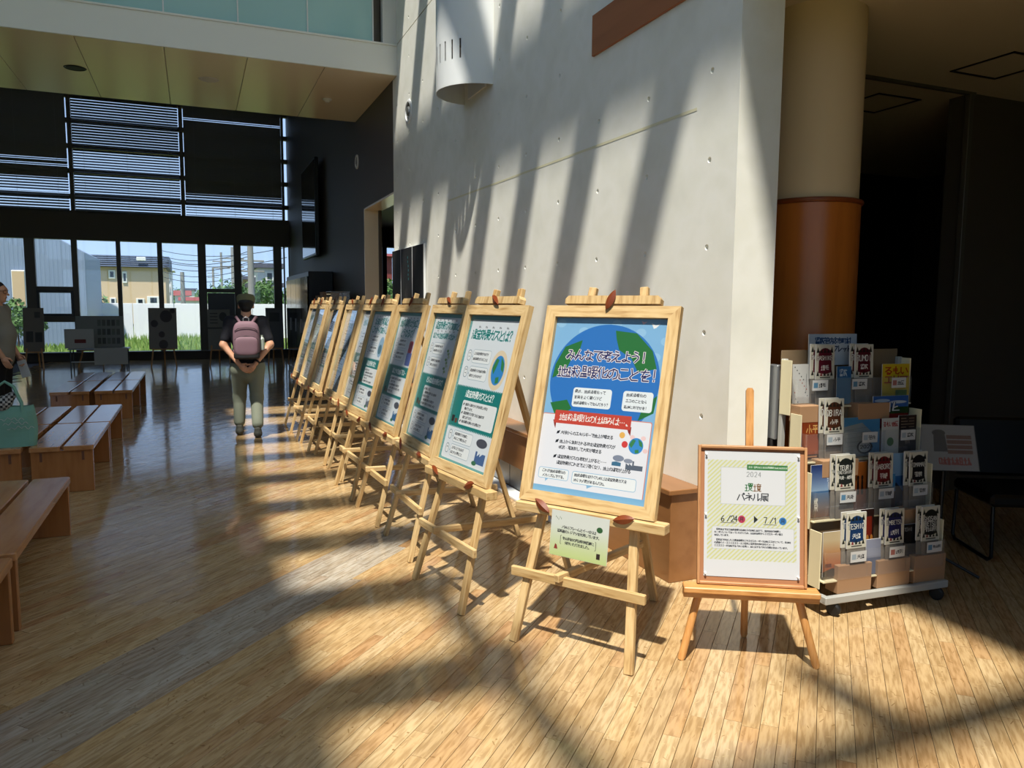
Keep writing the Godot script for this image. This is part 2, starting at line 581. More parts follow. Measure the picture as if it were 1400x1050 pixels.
func build_shell() -> void:
	# concrete wall with a shadow joint at 5.17 m, ending at z = -3.38
	var w := setting("wall_right", null, null, "tall pale concrete wall with rows of tie holes")
	for e in [[0.0, 5.165], [5.18, 8.3]]:
		var s := Soup.new()
		tie_face(s, -3.38, -10.95, e[0], e[1])
		s.box(Vector3(0.28, e[1] - e[0], 7.57), Transform3D(Basis(), Vector3(WALL + 0.14, (e[0] + e[1]) / 2, -7.165)), 0.0, [Vector3.LEFT])
		part(w, "concrete_panel", s.mesh(), M.concrete)
	block(w, "joint_filler", Vector3(0.26, 0.015, 7.5), Vector3(WALL + 0.15, 5.1725, -7.165), M.mortar, 0)
	# the same wall over the corridor opening and beyond the doorway
	block(w, "upper_wall", Vector3(0.28, 4.9, 8.38), Vector3(WALL + 0.14, 5.85, 0.81), M.concrete, 0)
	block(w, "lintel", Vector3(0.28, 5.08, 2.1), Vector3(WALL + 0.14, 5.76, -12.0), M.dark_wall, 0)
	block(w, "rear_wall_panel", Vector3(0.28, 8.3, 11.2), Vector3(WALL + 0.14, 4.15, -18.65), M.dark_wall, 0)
	var ws := Soup.new()
	var p0 := Vector3(WALL - 0.0015, 2.72, -3.75)
	var p1 := Vector3(WALL - 0.0015, 2.77, -8.4)
	ws.quad(p0, p1, p1 + Vector3(0, 0.018, 0), p0 + Vector3(0, 0.018, 0), Vector3.LEFT)
	part(w, "chalk_line", ws.mesh(), M.yellow_mark)
	# wood panel let into the wall high up
	block(w, "wood_inlay", Vector3(0.03, 0.28, 2.2), Vector3(WALL - 0.004, 3.515, -3.9), M.panel_wood, 0.002)
	# left wall, rear wall behind the camera, roof with its skylight
	var wl := setting("wall_left", null, null, "concrete wall with an added band of high windows")
	block(wl, "wall_face", Vector3(0.3, 4.4, 29.6), Vector3(-8.15, 2.2, -9.6), M.concrete, 0)
	block(wl, "wall_face", Vector3(0.3, 3.9, 14.4), Vector3(-8.15, 6.35, -17.2), M.concrete, 0)
	block(wl, "wall_face", Vector3(0.3, 0.5, 15.2), Vector3(-8.15, 8.05, -2.4), M.concrete, 0)
	var hw := setting("window_21", null, null, "unseen high windows added to the left wall for fill light")  # unseen windows added to bring side fill into the hall
	for k in 11:
		block(hw, "window_post", Vector3(0.12, 3.4, 0.08), Vector3(-8.12, 6.1, -9.9 + k * 1.5), M.mullion, 0.004)
	for k in 10:
		block(hw, "glass_pane", Vector3(0.006, 3.4, 1.42), Vector3(-8.12, 6.1, -9.15 + k * 1.5), M.pane, 0)
	# unseen glazing added behind the camera to bring in fill light
	var wb := setting("wall_back", null, null, "concrete wall with added glazing for fill light")
	block(wb, "wall_face", Vector3(18, 0.6, 0.3), Vector3(0.5, 3.9, 5.15), M.concrete, 0)
	block(wb, "wall_face", Vector3(18, 0.5, 0.3), Vector3(0.5, 8.05, 5.15), M.concrete, 0)
	block(wb, "wall_face", Vector3(7.0, 3.6, 0.3), Vector3(6.0, 6.0, 5.15), M.concrete, 0)
	block(wb, "wall_face", Vector3(1.0, 3.6, 0.3), Vector3(-7.8, 1.8, 5.15), M.concrete, 0)
	block(wb, "wall_face", Vector3(7.0, 3.6, 0.3), Vector3(6.0, 1.8, 5.15), M.concrete, 0)
	var front := setting("window_20", null, null, "unseen glazing added behind the camera for fill light")
	for k in 9:
		block(front, "window_post", Vector3(0.08, 3.6, 0.12), Vector3(-7.3 + k * 1.225, 1.8, 5.12), M.mullion, 0.004)
		block(front, "window_post", Vector3(0.08, 3.6, 0.12), Vector3(-7.3 + k * 1.225, 6.0, 5.12), M.mullion, 0.004)
	for k in 8:
		block(front, "glass_pane", Vector3(1.14, 3.6, 0.006), Vector3(-7.3 + (k + 0.5) * 1.225, 1.8, 5.12), M.pane, 0)
		block(front, "glass_pane", Vector3(1.14, 3.6, 0.006), Vector3(-7.3 + (k + 0.5) * 1.225, 6.0, 5.12), M.pane, 0)
	var c := setting("ceiling", null, null, "white roof slab with a long skylight crossed by deep beams")
	var x0 := -1.84
	var x1 := WALL
	var z0 := -9.2
	var z1 := 2.4
	block(c, "roof_slab", Vector3(x0 + 8.3, 0.3, 29.6), Vector3((x0 - 8.3) / 2, 8.45, -9.6), M.paint_white, 0)
	block(c, "roof_slab", Vector3(1.2, 0.3, 29.6), Vector3(x1 + 0.6, 8.45, -9.6), M.paint_white, 0)
	block(c, "roof_slab", Vector3(x1 - x0, 0.3, z0 + 24.4), Vector3((x0 + x1) / 2, 8.45, (z0 - 24.4) / 2), M.paint_white, 0)
	block(c, "roof_slab", Vector3(x1 - x0, 0.3, 5.3 - z1), Vector3((x0 + x1) / 2, 8.45, (z1 + 5.3) / 2), M.paint_white, 0)
	block(c, "ridge_beam", Vector3(0.18, 0.5, z1 - z0), Vector3(1.40, 8.25, (z0 + z1) / 2), M.paint_white, 0)
	block(c, "cross_beam", Vector3(x1 - x0, 0.3, 0.12), Vector3((x0 + x1) / 2, 8.15, -1.93 + 0.38 * 8.15), M.paint_white, 0)
	# trimmers along the hall near its front end
	for e in [[1.2, -4.05, -1.9], [2.44, -2.5, -1.9]]:
		block(c, "trimmer", Vector3(0.12, 0.3, e[2] - e[1]), Vector3(e[0] - 0.268 * 8.2, 8.2, (e[1] + e[2]) / 2 + 0.38 * 8.2), M.paint_white, 0)
	for k in 9:
		var eq := -3.02 - 1.045 * k
		# the first two stop short, at a trimmer
		var xe := -0.85 if k < 2 else x1
		block(c, "cross_beam", Vector3(xe - x0, 0.6, 0.2), Vector3((x0 + xe) / 2, 8.15, eq + 0.38 * 8.15), M.paint_white, 0)
	# plinth along the foot of the concrete wall, with a heating grille under it
	var p := setting("trim_1", null, null, "low wooden casing along the foot of the concrete wall")
	block(p, "casing_top", Vector3(0.23, 0.03, 7.2), Vector3(2.585, 0.54, -7.18), M.plinth_wood, 0.004)
	block(p, "casing_end", Vector3(0.2, 0.525, 0.9), Vector3(2.595, 0.2625, -4.05), M.plinth_wood, 0.003)
	block(p, "casing_front", Vector3(0.02, 0.30, 6.25), Vector3(2.505, 0.375, -7.65), M.plinth_wood, 0.002)
	var n := 24
	for k in n:
		block(p, "grille_panel", Vector3(0.012, 0.2, 6.2 / n - 0.012), Vector3(2.53, 0.12, -4.55 - 6.2 / n * (k + 0.5)), M.steel_grey, 0.002)
	block(p, "floor_strip", Vector3(0.13, 0.022, 6.25), Vector3(2.45, 0.011, -7.65), M.steel_white, 0.003)


func build_corridor() -> void:
	var c := setting("ceiling", null, null, "low cream ceiling of the side corridor")
	block(c, "ceiling_slab", Vector3(6.6, 0.3, 13.0), Vector3(WALL + 3.58, 3.55, -1.4), M.ceiling_paint, 0)
	for q in [[5.62, -4.02], [5.62, -5.17]]:
		var s := Soup.new()
		for e in [[0.0, 0.24, 0.5, 0.02], [0.0, -0.24, 0.5, 0.02], [0.24, 0.0, 0.02, 0.5], [-0.24, 0.0, 0.02, 0.5]]:
			s.box(Vector3(e[2], 0.008, e[3]), Transform3D(Basis(), Vector3(q[0] + e[0], 3.397, q[1] + e[1])), 0.0)
		single("ceiling_hatch", s.mesh(), M.black, "square dark-framed access hatch in the low ceiling, %s" % ["in front of the ceiling strip" if q[1] > -4.6 else "behind the ceiling strip"], "hatch", Transform3D(), "hatches in the low ceiling")
	block(c, "ceiling_strip", Vector3(1.6, 0.025, 0.03), Vector3(5.3, 3.388, -4.6), M.mullion, 0)
	var w := setting("wall_corridor", null, null, "dark brown wall of the side corridor")
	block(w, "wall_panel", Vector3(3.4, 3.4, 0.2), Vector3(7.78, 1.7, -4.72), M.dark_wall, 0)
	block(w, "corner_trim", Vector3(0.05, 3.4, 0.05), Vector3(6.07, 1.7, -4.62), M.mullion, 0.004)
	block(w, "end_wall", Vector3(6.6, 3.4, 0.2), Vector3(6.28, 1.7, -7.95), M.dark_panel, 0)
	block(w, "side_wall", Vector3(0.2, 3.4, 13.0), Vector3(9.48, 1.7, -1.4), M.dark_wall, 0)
	block(w, "front_wall", Vector3(6.6, 3.4, 0.2), Vector3(6.28, 1.7, 5.0), M.dark_wall, 0)
	# round column
	var at := Vector3(3.64, 0, -3.83)
	var col := thing("round_column", "round cream column with orange wood cladding up to a rounded rim", "column", at)
	var s := Soup.new()
	s.lathe([Vector2(0.285, 0), Vector2(0.285, 3.4)], 48)
	part(col, "shaft", s.mesh(), M.column_paint)
	s = Soup.new()
	s.lathe([Vector2(0.30, 0), Vector2(0.30, 2.232), Vector2(0.286, 2.232)], 48)
	part(col, "wood_cladding", s.mesh(), M.column_wood)
	s = Soup.new()
	var ring := []
	for k in 9:
		var a := PI * k / 8 - PI / 2
		ring.append(Vector2(0.30 + cos(a) * 0.016, 2.248 + sin(a) * 0.016))
	s.lathe(ring + [Vector2(0.285, 2.264)], 48)
	part(col, "rim", s.mesh(), M.rim_wood)


func build_balcony() -> void:
	var b := setting("ceiling", null, null, "upper gallery with a satin cream soffit and pale grey edge")
	block(b, "gallery_slab", Vector3(10.7, 0.38, 2.95), Vector3(-2.65, 4.97, -12.175), M.fascia, 0)
	for k in 11:
		block(b, "soffit_panel", Vector3(0.972, 0.02, 2.92), Vector3(2.21 - 0.98 * k, 4.768, -12.175), M.soffit, 0.002)
	block(b, "edge_band", Vector3(10.7, 0.41, 0.03), Vector3(-2.65, 4.962, -10.70), M.fascia, 0.003)
	block(b, "edge_lip", Vector3(10.7, 0.025, 0.05), Vector3(-2.65, 5.155, -10.695), M.fascia, 0.003)
	# teal glass railing
	var r := thing("glass_railing", "teal frosted glass railing with thin white posts on the upper gallery", "railing", Vector3(0, 5.167, -10.78))
	for k in 12:
		block(r, "glass_panel", Vector3(0.858, 1.05, 0.012), Vector3(2.385 - 0.873 * (k + 0.5), 0.545, 0), M.rail_glass, 0.001)
		block(r, "post", Vector3(0.018, 1.08, 0.03), Vector3(2.385 - 0.873 * (k + 1), 0.54, 0.005), M.steel_white, 0.002)
	block(r, "end_post", Vector3(0.02, 1.08, 0.03), Vector3(2.385, 0.54, 0.005), M.steel_white, 0.002)
	block(r, "top_rail", Vector3(10.5, 0.05, 0.05), Vector3(-2.85, 1.1, 0), M.steel_white, 0.004)
	block(setting("trim_2"), "white_pier", Vector3(0.19, 3.1, 0.12), Vector3(2.605, 6.72, -10.78), M.paint_white, 0.003)
	block(setting("trim_3"), "dark_gap_strip", Vector3(0.11, 3.1, 0.05), Vector3(2.455, 6.72, -10.9), M.mullion, 0.003)  # dark strip put in place of the dark open gap beside the railing
	# fittings in the soffit
	var s := Soup.new()
	s.lathe([Vector2(0, -0.004), Vector2(0.10, -0.004), Vector2(0.11, 0), Vector2(0.13, -0.006), Vector2(0.14, 0)], 24)
	single("downlight", s.mesh(), M.dark_panel, "unlit dark round downlight recessed in the gallery soffit", "downlight", Transform3D(Basis(), Vector3(-1.38, 4.757, -12.12)))
	var d := thing("downlight", "white round downlight flush in the gallery soffit", "downlight", Vector3(0.30, 4.757, -11.95))
	part(d, "lens", s.mesh(), M.paint_white)
	s = Soup.new()
	s.lathe([Vector2(0, -0.05), Vector2(0.03, -0.05), Vector2(0.05, -0.025), Vector2(0.07, -0.02), Vector2(0.07, 0)], 20)
	single("smoke_detector", s.mesh(), M.paint_white, "small white smoke detector on the gallery soffit", "detector", Transform3D(Basis(), Vector3(2.0, 4.757, -12.3)))


func build_far_wall() -> void:
	var zf := -24.0
	var w := setting("wall_far", null, null, "dark wall band and window frames at the far end of the hall")
	block(w, "sill_wall", Vector3(10.7, 0.24, 0.3), Vector3(-2.65, 0.12, zf - 0.15), M.dark_wall, 0)
	block(w, "middle_band", Vector3(10.7, 0.78, 0.3), Vector3(-2.65, 3.71, zf - 0.15), M.dark_wall, 0)
	block(w, "top_band", Vector3(10.7, 0.9, 0.3), Vector3(-2.65, 7.85, zf - 0.15), M.dark_wall, 0)
	block(w, "window_board", Vector3(10.7, 0.03, 0.36), Vector3(-2.65, 0.235, zf + 0.02), M.mullion, 0.004)
	# lower windows: mullion edges along x
	var posts := [[-8.0, -7.86], [-7.10, -6.96], [-6.15, -6.0], [-5.1, -4.96], [-4.15, -3.91], [-3.05, -2.91], [-1.96, -1.85], [-0.92, -0.79], [0.14, 0.36], [1.12, 1.32], [2.24, 2.47], [2.68, 2.72]]
	for e in posts:
		block(w, "window_post", Vector3(e[1] - e[0], 3.09, 0.14), Vector3((e[0] + e[1]) / 2, 1.785, zf - 0.07), M.mullion, 0.006)
	for i in posts.size() - 1:
		var a: float = posts[i][1]
		var b: float = posts[i + 1][0]
		var win := setting("window_%d" % (i + 1))
		block(win, "glass_pane", Vector3(b - a, 3.09, 0.006), Vector3((a + b) / 2, 1.785, zf - 0.1), M.pane, 0)
		if i in [2, 4, 8]:
			block(win, "transom", Vector3(b - a, 0.11, 0.12), Vector3((a + b) / 2, 1.985, zf - 0.07), M.mullion, 0.004)
		if i in [2, 4]:
			block(win, "transom", Vector3(b - a, 0.17, 0.12), Vector3((a + b) / 2, 1.16, zf - 0.07), M.mullion, 0.004)
			for f in [[a + 0.03, 0.06, 0.69], [b - 0.03, 0.06, 0.69]]:
				block(win, "vent_frame", Vector3(0.06, 0.69, 0.13), Vector3(f[0], 1.585, zf - 0.05), M.black, 0.003)
			for y in [1.90, 1.275]:
				block(win, "vent_frame", Vector3(b - a, 0.06, 0.13), Vector3((a + b) / 2, y, zf - 0.05), M.black, 0.003)
		if i == 10:
			block(win, "glazing_bar", Vector3(0.04, 3.09, 0.1), Vector3(2.55, 1.785, zf - 0.07), M.black, 0.003)
	# upper windows with venetian blinds
	var ups := [[-8.0, -7.9], [-5.5, -5.4], [-3.0, -2.90], [-0.24, -0.14], [2.53, 2.60]]
	for e in ups:
		block(w, "window_post", Vector3(e[1] - e[0], 3.3, 0.16), Vector3((e[0] + e[1]) / 2, 5.75, zf - 0.08), M.mullion, 0.006)
	for y in [4.48, 5.16, 5.82, 6.49, 7.15]:
		block(w, "window_rail", Vector3(10.7, 0.12, 0.14), Vector3(-2.65, y, zf - 0.08), M.mullion, 0.004)
	for i in 4:
		var a: float = ups[i][1] + 0.02
		var b: float = ups[i + 1][0] - 0.02
		var win := setting("window_%d" % (12 + i))
		block(win, "glass_pane", Vector3(b - a + 0.04, 3.3, 0.006), Vector3((a + b) / 2, 5.75, zf - 0.12), M.pane, 0)
		var bl := thing("venetian_blind", ["closed dark blind at the outer end of the high windows", "mostly closed dark blind left of the open one", "half open blind with bright sky showing between its slats", "closed dark blind whose lowest slats hang open"][i], "blind", Vector3((a + b) / 2, 4.06, zf + 0.06))
		var pitch := 0.072
		var n := 46
		for k in n:
			var y := 0.06 + k * pitch
			var tilt := 1.34
			if i == 2:
				tilt = 0.62 if k < 22 else 0.85
			elif i == 3 and k < 9:
				tilt = 0.30 + 0.06 * k
			elif i == 1 and k < 12:
				tilt = 0.62
			if rng.randf() < 0.05:
				tilt *= 0.4
			block(bl, "slat", Vector3(b - a, 0.003, 0.086), Vector3(0, y, 0), M.blind, 0, Basis(Vector3.RIGHT, tilt))
		for x in [-0.4, 0.0, 0.4]:
			block(bl, "ladder_cord", Vector3(0.006, n * pitch, 0.002), Vector3(x * (b - a), n * pitch / 2, 0.045), M.steel_grey, 0)
		block(bl, "bottom_rail", Vector3(b - a, 0.03, 0.06), Vector3(0, 0.02, 0), M.black, 0.004)


func build_wall_fittings() -> void:
	# half-round wall light with slits
	var r := 0.42
	var lamp := thing("wall_light", "large white half-cylinder wall light with rows of slits on the concrete wall", "wall light", Vector3(WALL, 3.7, -7.42))
	var s := Soup.new()
	var cuts := [0.0, 0.24, 0.42, 0.86, 1.04, 2.9]
	var seg := 72
	for ring in cuts.size() - 1:
		for k in seg:
			var slit: bool = ring % 2 == 1 and k % 5 == 2 and k > 15 and k < 58
			if slit:
				continue
			var pts := []
			for e in [[0, 0], [1, 0], [1, 1], [0, 1]]:
				var a: float = PI / 2 + PI * (k + e[0]) / seg
				pts.append([Vector3(cos(a), 0, sin(a)), cuts[ring + e[1]]])
			for q in [r, r - 0.006]:
				var f := 1.0 if q == r else -1.0
				s.sheet(pts[0][0] * q + Vector3(0, pts[0][1], 0), pts[1][0] * q + Vector3(0, pts[1][1], 0), pts[2][0] * q + Vector3(0, pts[2][1], 0), pts[3][0] * q + Vector3(0, pts[3][1], 0), pts[0][0] * f, pts[1][0] * f, pts[2][0] * f, pts[3][0] * f)
			if ring == 0:
				s.quad(pts[0][0] * r, pts[1][0] * r, pts[1][0] * (r - 0.006), pts[0][0] * (r - 0.006), Vector3.DOWN)
	part(lamp, "shade", s.mesh(), M.steel_white)
	block(lamp, "back_plate", Vector3(0.02, 2.9, 0.5), Vector3(-0.01, 1.47, 0), M.steel_white, 0.003)
	s = Soup.new()
	s.lathe([Vector2(0, 0), Vector2(0.05, 0), Vector2(0.06, 0.1), Vector2(0.06, 0.5), Vector2(0, 0.5)], 16, 0, TAU, Transform3D(Basis(), Vector3(-0.15, 0.45, 0)))
	part(lamp, "lamp_holder", s.mesh(), M.steel_grey)
	# round ports in the wall
	for e in [[4.14, -10.08, 0.15, "round chrome-rimmed speaker port in the concrete wall"], [4.07, -13.55, 0.12, "round cream-rimmed port high on the dark wall beyond the doorway"]]:
		var o := thing("wall_port", e[3], "vent", Vector3(WALL, e[0], e[1]))
		var turn := Transform3D(Basis(Vector3(0, 0, 1), PI / 2), Vector3.ZERO)
		var t := Soup.new()
		t.lathe([Vector2(e[2] * 0.78, 0.0), Vector2(e[2] * 0.82, 0.022), Vector2(e[2], 0.016), Vector2(e[2] * 1.02, 0)], 28, 0, TAU, turn)
		part(o, "rim", t.mesh(), M.steel_white)
		t = Soup.new()
		t.lathe([Vector2(0, 0.006), Vector2(e[2] * 0.8, 0.004)], 28, 0, TAU, turn)
		part(o, "grille", t.mesh(), M.black)
		t = Soup.new()
		t.lathe([Vector2(0, 0.03), Vector2(e[2] * 0.35, 0.025), Vector2(e[2] * 0.45, 0.005)], 20, 0, TAU, turn)
		part(o, "cone", t.mesh(), M.steel_grey)


# ---------------------------------------------------------------- print: a small canvas and a stroke alphabet
# Glyphs lie on a grid of 0..9 (x to the right, y down). A token of digits is one stroke: pairs of x and y. A token that starts with a character is that
# character drawn into the box x0 y0 x1 y1.
const GLYPH := {
	"土": "1383 5059 0999", "王": "1181 1585 0999 5159", "日": "2080892920 2585", "口": "1181881811", "田": "1181881811 5158 1585", "皿": "1282 1218 8288 4248 6268 0898",
	"氵": "2152 1454 0965", "亻": "6014 4349", "木": "0393 5059 5309 5399", "火": "505409 5499 1325 8365", "糸": "502353 632777 5759 3619 7699", "艹": "0595 3039 6069",
	"宀": "5053 09049499", "禾": "7121 0393 5159 5409 5499", "言": "4051 0292 2474 2575 2777792927", "門": "1019 104044 1242 1444 9099 906064 6494 6292", "力": "03939989 505309", "刀": "01819979 4109",
	"阝": "1019 104313 134516", "辶": "1122 0434382809 3899", "竹": "2004 0343 3236 7054 5393 8286", "耳": "0090 2029 7079 2272 2474 0696", "大": "0393 505309 5399", "羊": "2032 7062 1393 1585 0797 5359",
	"み": "2151271807254597 737659", "ん": "40093555587996", "な": "0252 3016 6294 63684928375799", "で": "019153466989 7486 8394", "え": "3061 137309465999", "よ": "505839183799 5383", "う": "3061 1453747649",
	"こ": "2181 15183998", "と": "2034 8235173989", "を": "1282 50265557 94373989", "の": "51462806135182958859", "は": "100519 4393 707859385799", "か": "0353655938 302509 7295", "が": "0353655938 302509 7295 8091 7182",
	"ら": "3061 2316557749", "る": "117116548669393768", "ま": "1282 1484 505739183799", "れ": "2029 033307536398", "さ": "1383 4076 262889", "し": "20285996", "て": "019153466989", "た": "0252 3009 5484 576999",
	"い": "11173947 7297", "く": "701479", "け": "100519 4393 707659", "ど": "2034 8235173989 7081 8091", "っ": "15648659", "だ": "0252 3009 5484 576999 7081 8091", "ろ": "117116648749", "に": "100519 4383 475999",
	"お": "0262 30381816548669 7193", "せ": "0494 717666 212889", "り": "2025 707649", "も": "40487987 1363 1565", "あ": "1272 4048 63280734748759", "す": "0292 60664644646739", "き": "1272 1474 4076 262889", "つ": "03629549",
	"ね": "2029 033308628488695899", "め": "1248 60380724739669", "ぐ": "701479 7183 8293", "げ": "100519 4393 707659 8091 9192", "や": "04639547 6052 2049", "わ": "2029 033308637577", "ち": "0383 4026547659",
	"パ": "3209 6299 8091827180", "ネ": "4051 138307 5559 6597", "ル": "212509 606996", "フ": "019139", "レ": "202994", "ー": "0595", "ム": "400888 6599", "イ": "8005 5359", "ゼ": "049376 313889 7081 8091", "ト": "3039 3487",
	"ド": "3039 3487 7081 8091", "マ": "019156 3569", "ツ": "1225 4155 918539", "ガ": "03837958 404409 8182 9091", "ス": "118109 5599", "カ": "03837958 404409", "メ": "8009 2388", "ニ": "2272 0797", "ズ": "118109 5599 8091 7182",
	"エ": "1181 5158 0898", "ギ": "1373 0686 3069 8091 7182", "リ": "2025 707649", "ア": "019164 434619", "ン": "0133 9219", "ッ": "2436 5466 947559", "コ": "118188 0888", "ボ": "0393 5059 3516 6587 8091 7182", "ゲ": "3015 2292 626549 8091",
	"考": "土0084 9107 4537877959", "地": "土0139 44938676 6067 4248599997", "球": "王0139 4292 6069 6448 6498 4455 8091", "温": "氵0039 日4084 皿3599", "暖": "日0137 4090 4152 6162 9182 4393 4595 6349 576799 8659",
	"化": "亻0049 9255 50589896", "仕": "亻0039 土4199", "組": "糸0049 5158 5191 9198 5393 5696 4898", "環": "王0139 4090924240 6062 7072 4393 5484865654 6749 677899", "境": "土0139 6061 4191 5253 8283 4393 5484875754 5686 677849 7779 7999",
	"展": "1090931310 101609 2595 4446 6466 2797 374959 5799", "月": "20808979 202609 2383 2686", "室": "宀0093 1484 442575 5659 2787 0999", "効": "3031 0161 2304 4265 4409 1459 力5099", "果": "2080842420 2282 5059 0595 5519 5589",
	"最": "2080832320 2181 0494 1419 3439 1535 1737 568549 5699", "近": "8142 424637 4494 7479 辶0149", "葉": "艹0092 0393 2336 8386 2676 木0599", "聞": "門0099 耳2579", "私": "禾0049 605989 8699", "達": "土4184 4494 羊4498 辶0149",
	"任": "亻0039 9151 4494 6169 5989", "太": "0393 505309 5399 4757", "陽": "阝0039 日4084 4595 56499 9569", "上": "5059 5484 0999", "放": "2031 0252 205409 254539 6054 5393 8359 5599", "射": "2011 1118 4148 1141 1343 1545 0848 5393 8089 5667",
	"熱": "土0055 6065 5292 8288 0718 2738 5768 8798", "吸": "口0248 5191 614659 736599", "収": "1018 4049 1848 5191 914659 6199", "再": "0090 2279 5059 0696 22728979", "気": "2013 1191 1373 155588 2658 5628", "濃": "氵0039 日4094 4595 4699 5799",
	"度": "4051 0191 0109 2383 4346 6366 4666 275779 3799", "強": "013035052729 6042 4292 5484875754 4999 7049", "防": "阝0039 6071 4292 6259 66969", "減": "氵0039 4292 4249 7099 5474 5585", "必": "5061 1539 8019 0346 8597", "要": "0090 3043 6063 1181831311 0595 5519 2689",
	"留": "2011 1135 4053 5090 8054 田1699", "萌": "艹0092 日0348 5399 559953 6686", "管": "竹0093 宀0395 3484 3439 3686 3989", "内": "1219 12828979 505438 5488", "市": "5052 0292 2428 24848878 5259", "町": "田0148 5292 7279 79", "村": "木0049 5292 8089 5667",
	"観": "2011 0242 1419 1444 1646 1848 6090945460 6292 645949 74799997", "光": "5055 1234 8264 0595 351709 65698999", "小": "50594 2408 7498", "平": "1181 2335 8365 0595 5159", "天": "1181 0494 515409 5499", "売": "1181 5052 2373 04069496 355709 6569899",
	"焼": "火0049 5292 6064 8084 4494 655849 75798999", "尻": "1090931310 101609 354649 45858999", "羽": "10404839 1233 1536 60909889 6283 6586", "幌": "1218 12424858 3039 日5094 5595 66596979", "苫": "艹0092 0494 5359 口2699", "前": "2031 7061 0292 1319 13434939 1545 6367 8389",
	"塩": "土0139 5041 5191 口5284 皿4599", "遠": "土4183 4494 口5474 6549 6599 辶0149", "別": "口0043 2525 0545 2509 4549 6066 9099", "初": "2031 0141 4105 3239 刀4199", "山": "5058 2328 8388 2888", "北": "3039 0333 0838 605898 8465", "増": "土0139 田4094 日4599",
	"毛": "8011 1383 0595 41489898", "島": "2080842420 2282 24268699 3539 3969", "区": "90101999 3478 7438", "使": "亻0039 4292 口4383 7069 4599", "用": "208089 2026 0926 2383 2686 5059", "産": "5051 1191 3243 7263 0494 0409 2686 2888 4549 0999", "製": "1333 2035 6065 9079 0595 4719 5799",
	"作": "亻0039 6044 5292 6269 6484 6787", "風": "101709 109099 2272 口2474 4279", "連": "4191 日4385 6069 4696 辶0149", "学": "1022 4042 8062 09039399 3464 5459 0696", "園": "1090991910 2373 4144 口3565", "様": "木0049 羊4085 4696 6569", "主": "4051 1282 1585 0999 5259", "催": "亻0039 4091 5449 4494 4696 4999",
	"2": "12307082841989", "0": "306082876939171230", "4": "69601686", "6": "703316397987753517", "7": "108049", "1": "225059", "8": "5082542250 5497591754", "3": "10805486793918", "/": "8009", "!": "5056 5859", "?": "123070825456 5859", "…": "1516 4546 7576", "。": "1729391719", "、": "1739", "・": "4556", ":": "4243 4748", "-": "2575",
	"M": "1910559099", "A": "095099 2686", "S": "81602012247587692908", "H": "1019 8089 1484", "I": "5059", "K": "1019 8015 3589", "E": "80101989 1464", "R": "191070826414 5489", "U": "101739698780", "O": "306082876939171230", "B": "146482601019698764", "T": "0090 5059", "N": "19108980", "Y": "0055 9055 5559", "G": "8160201217396988 8555"}


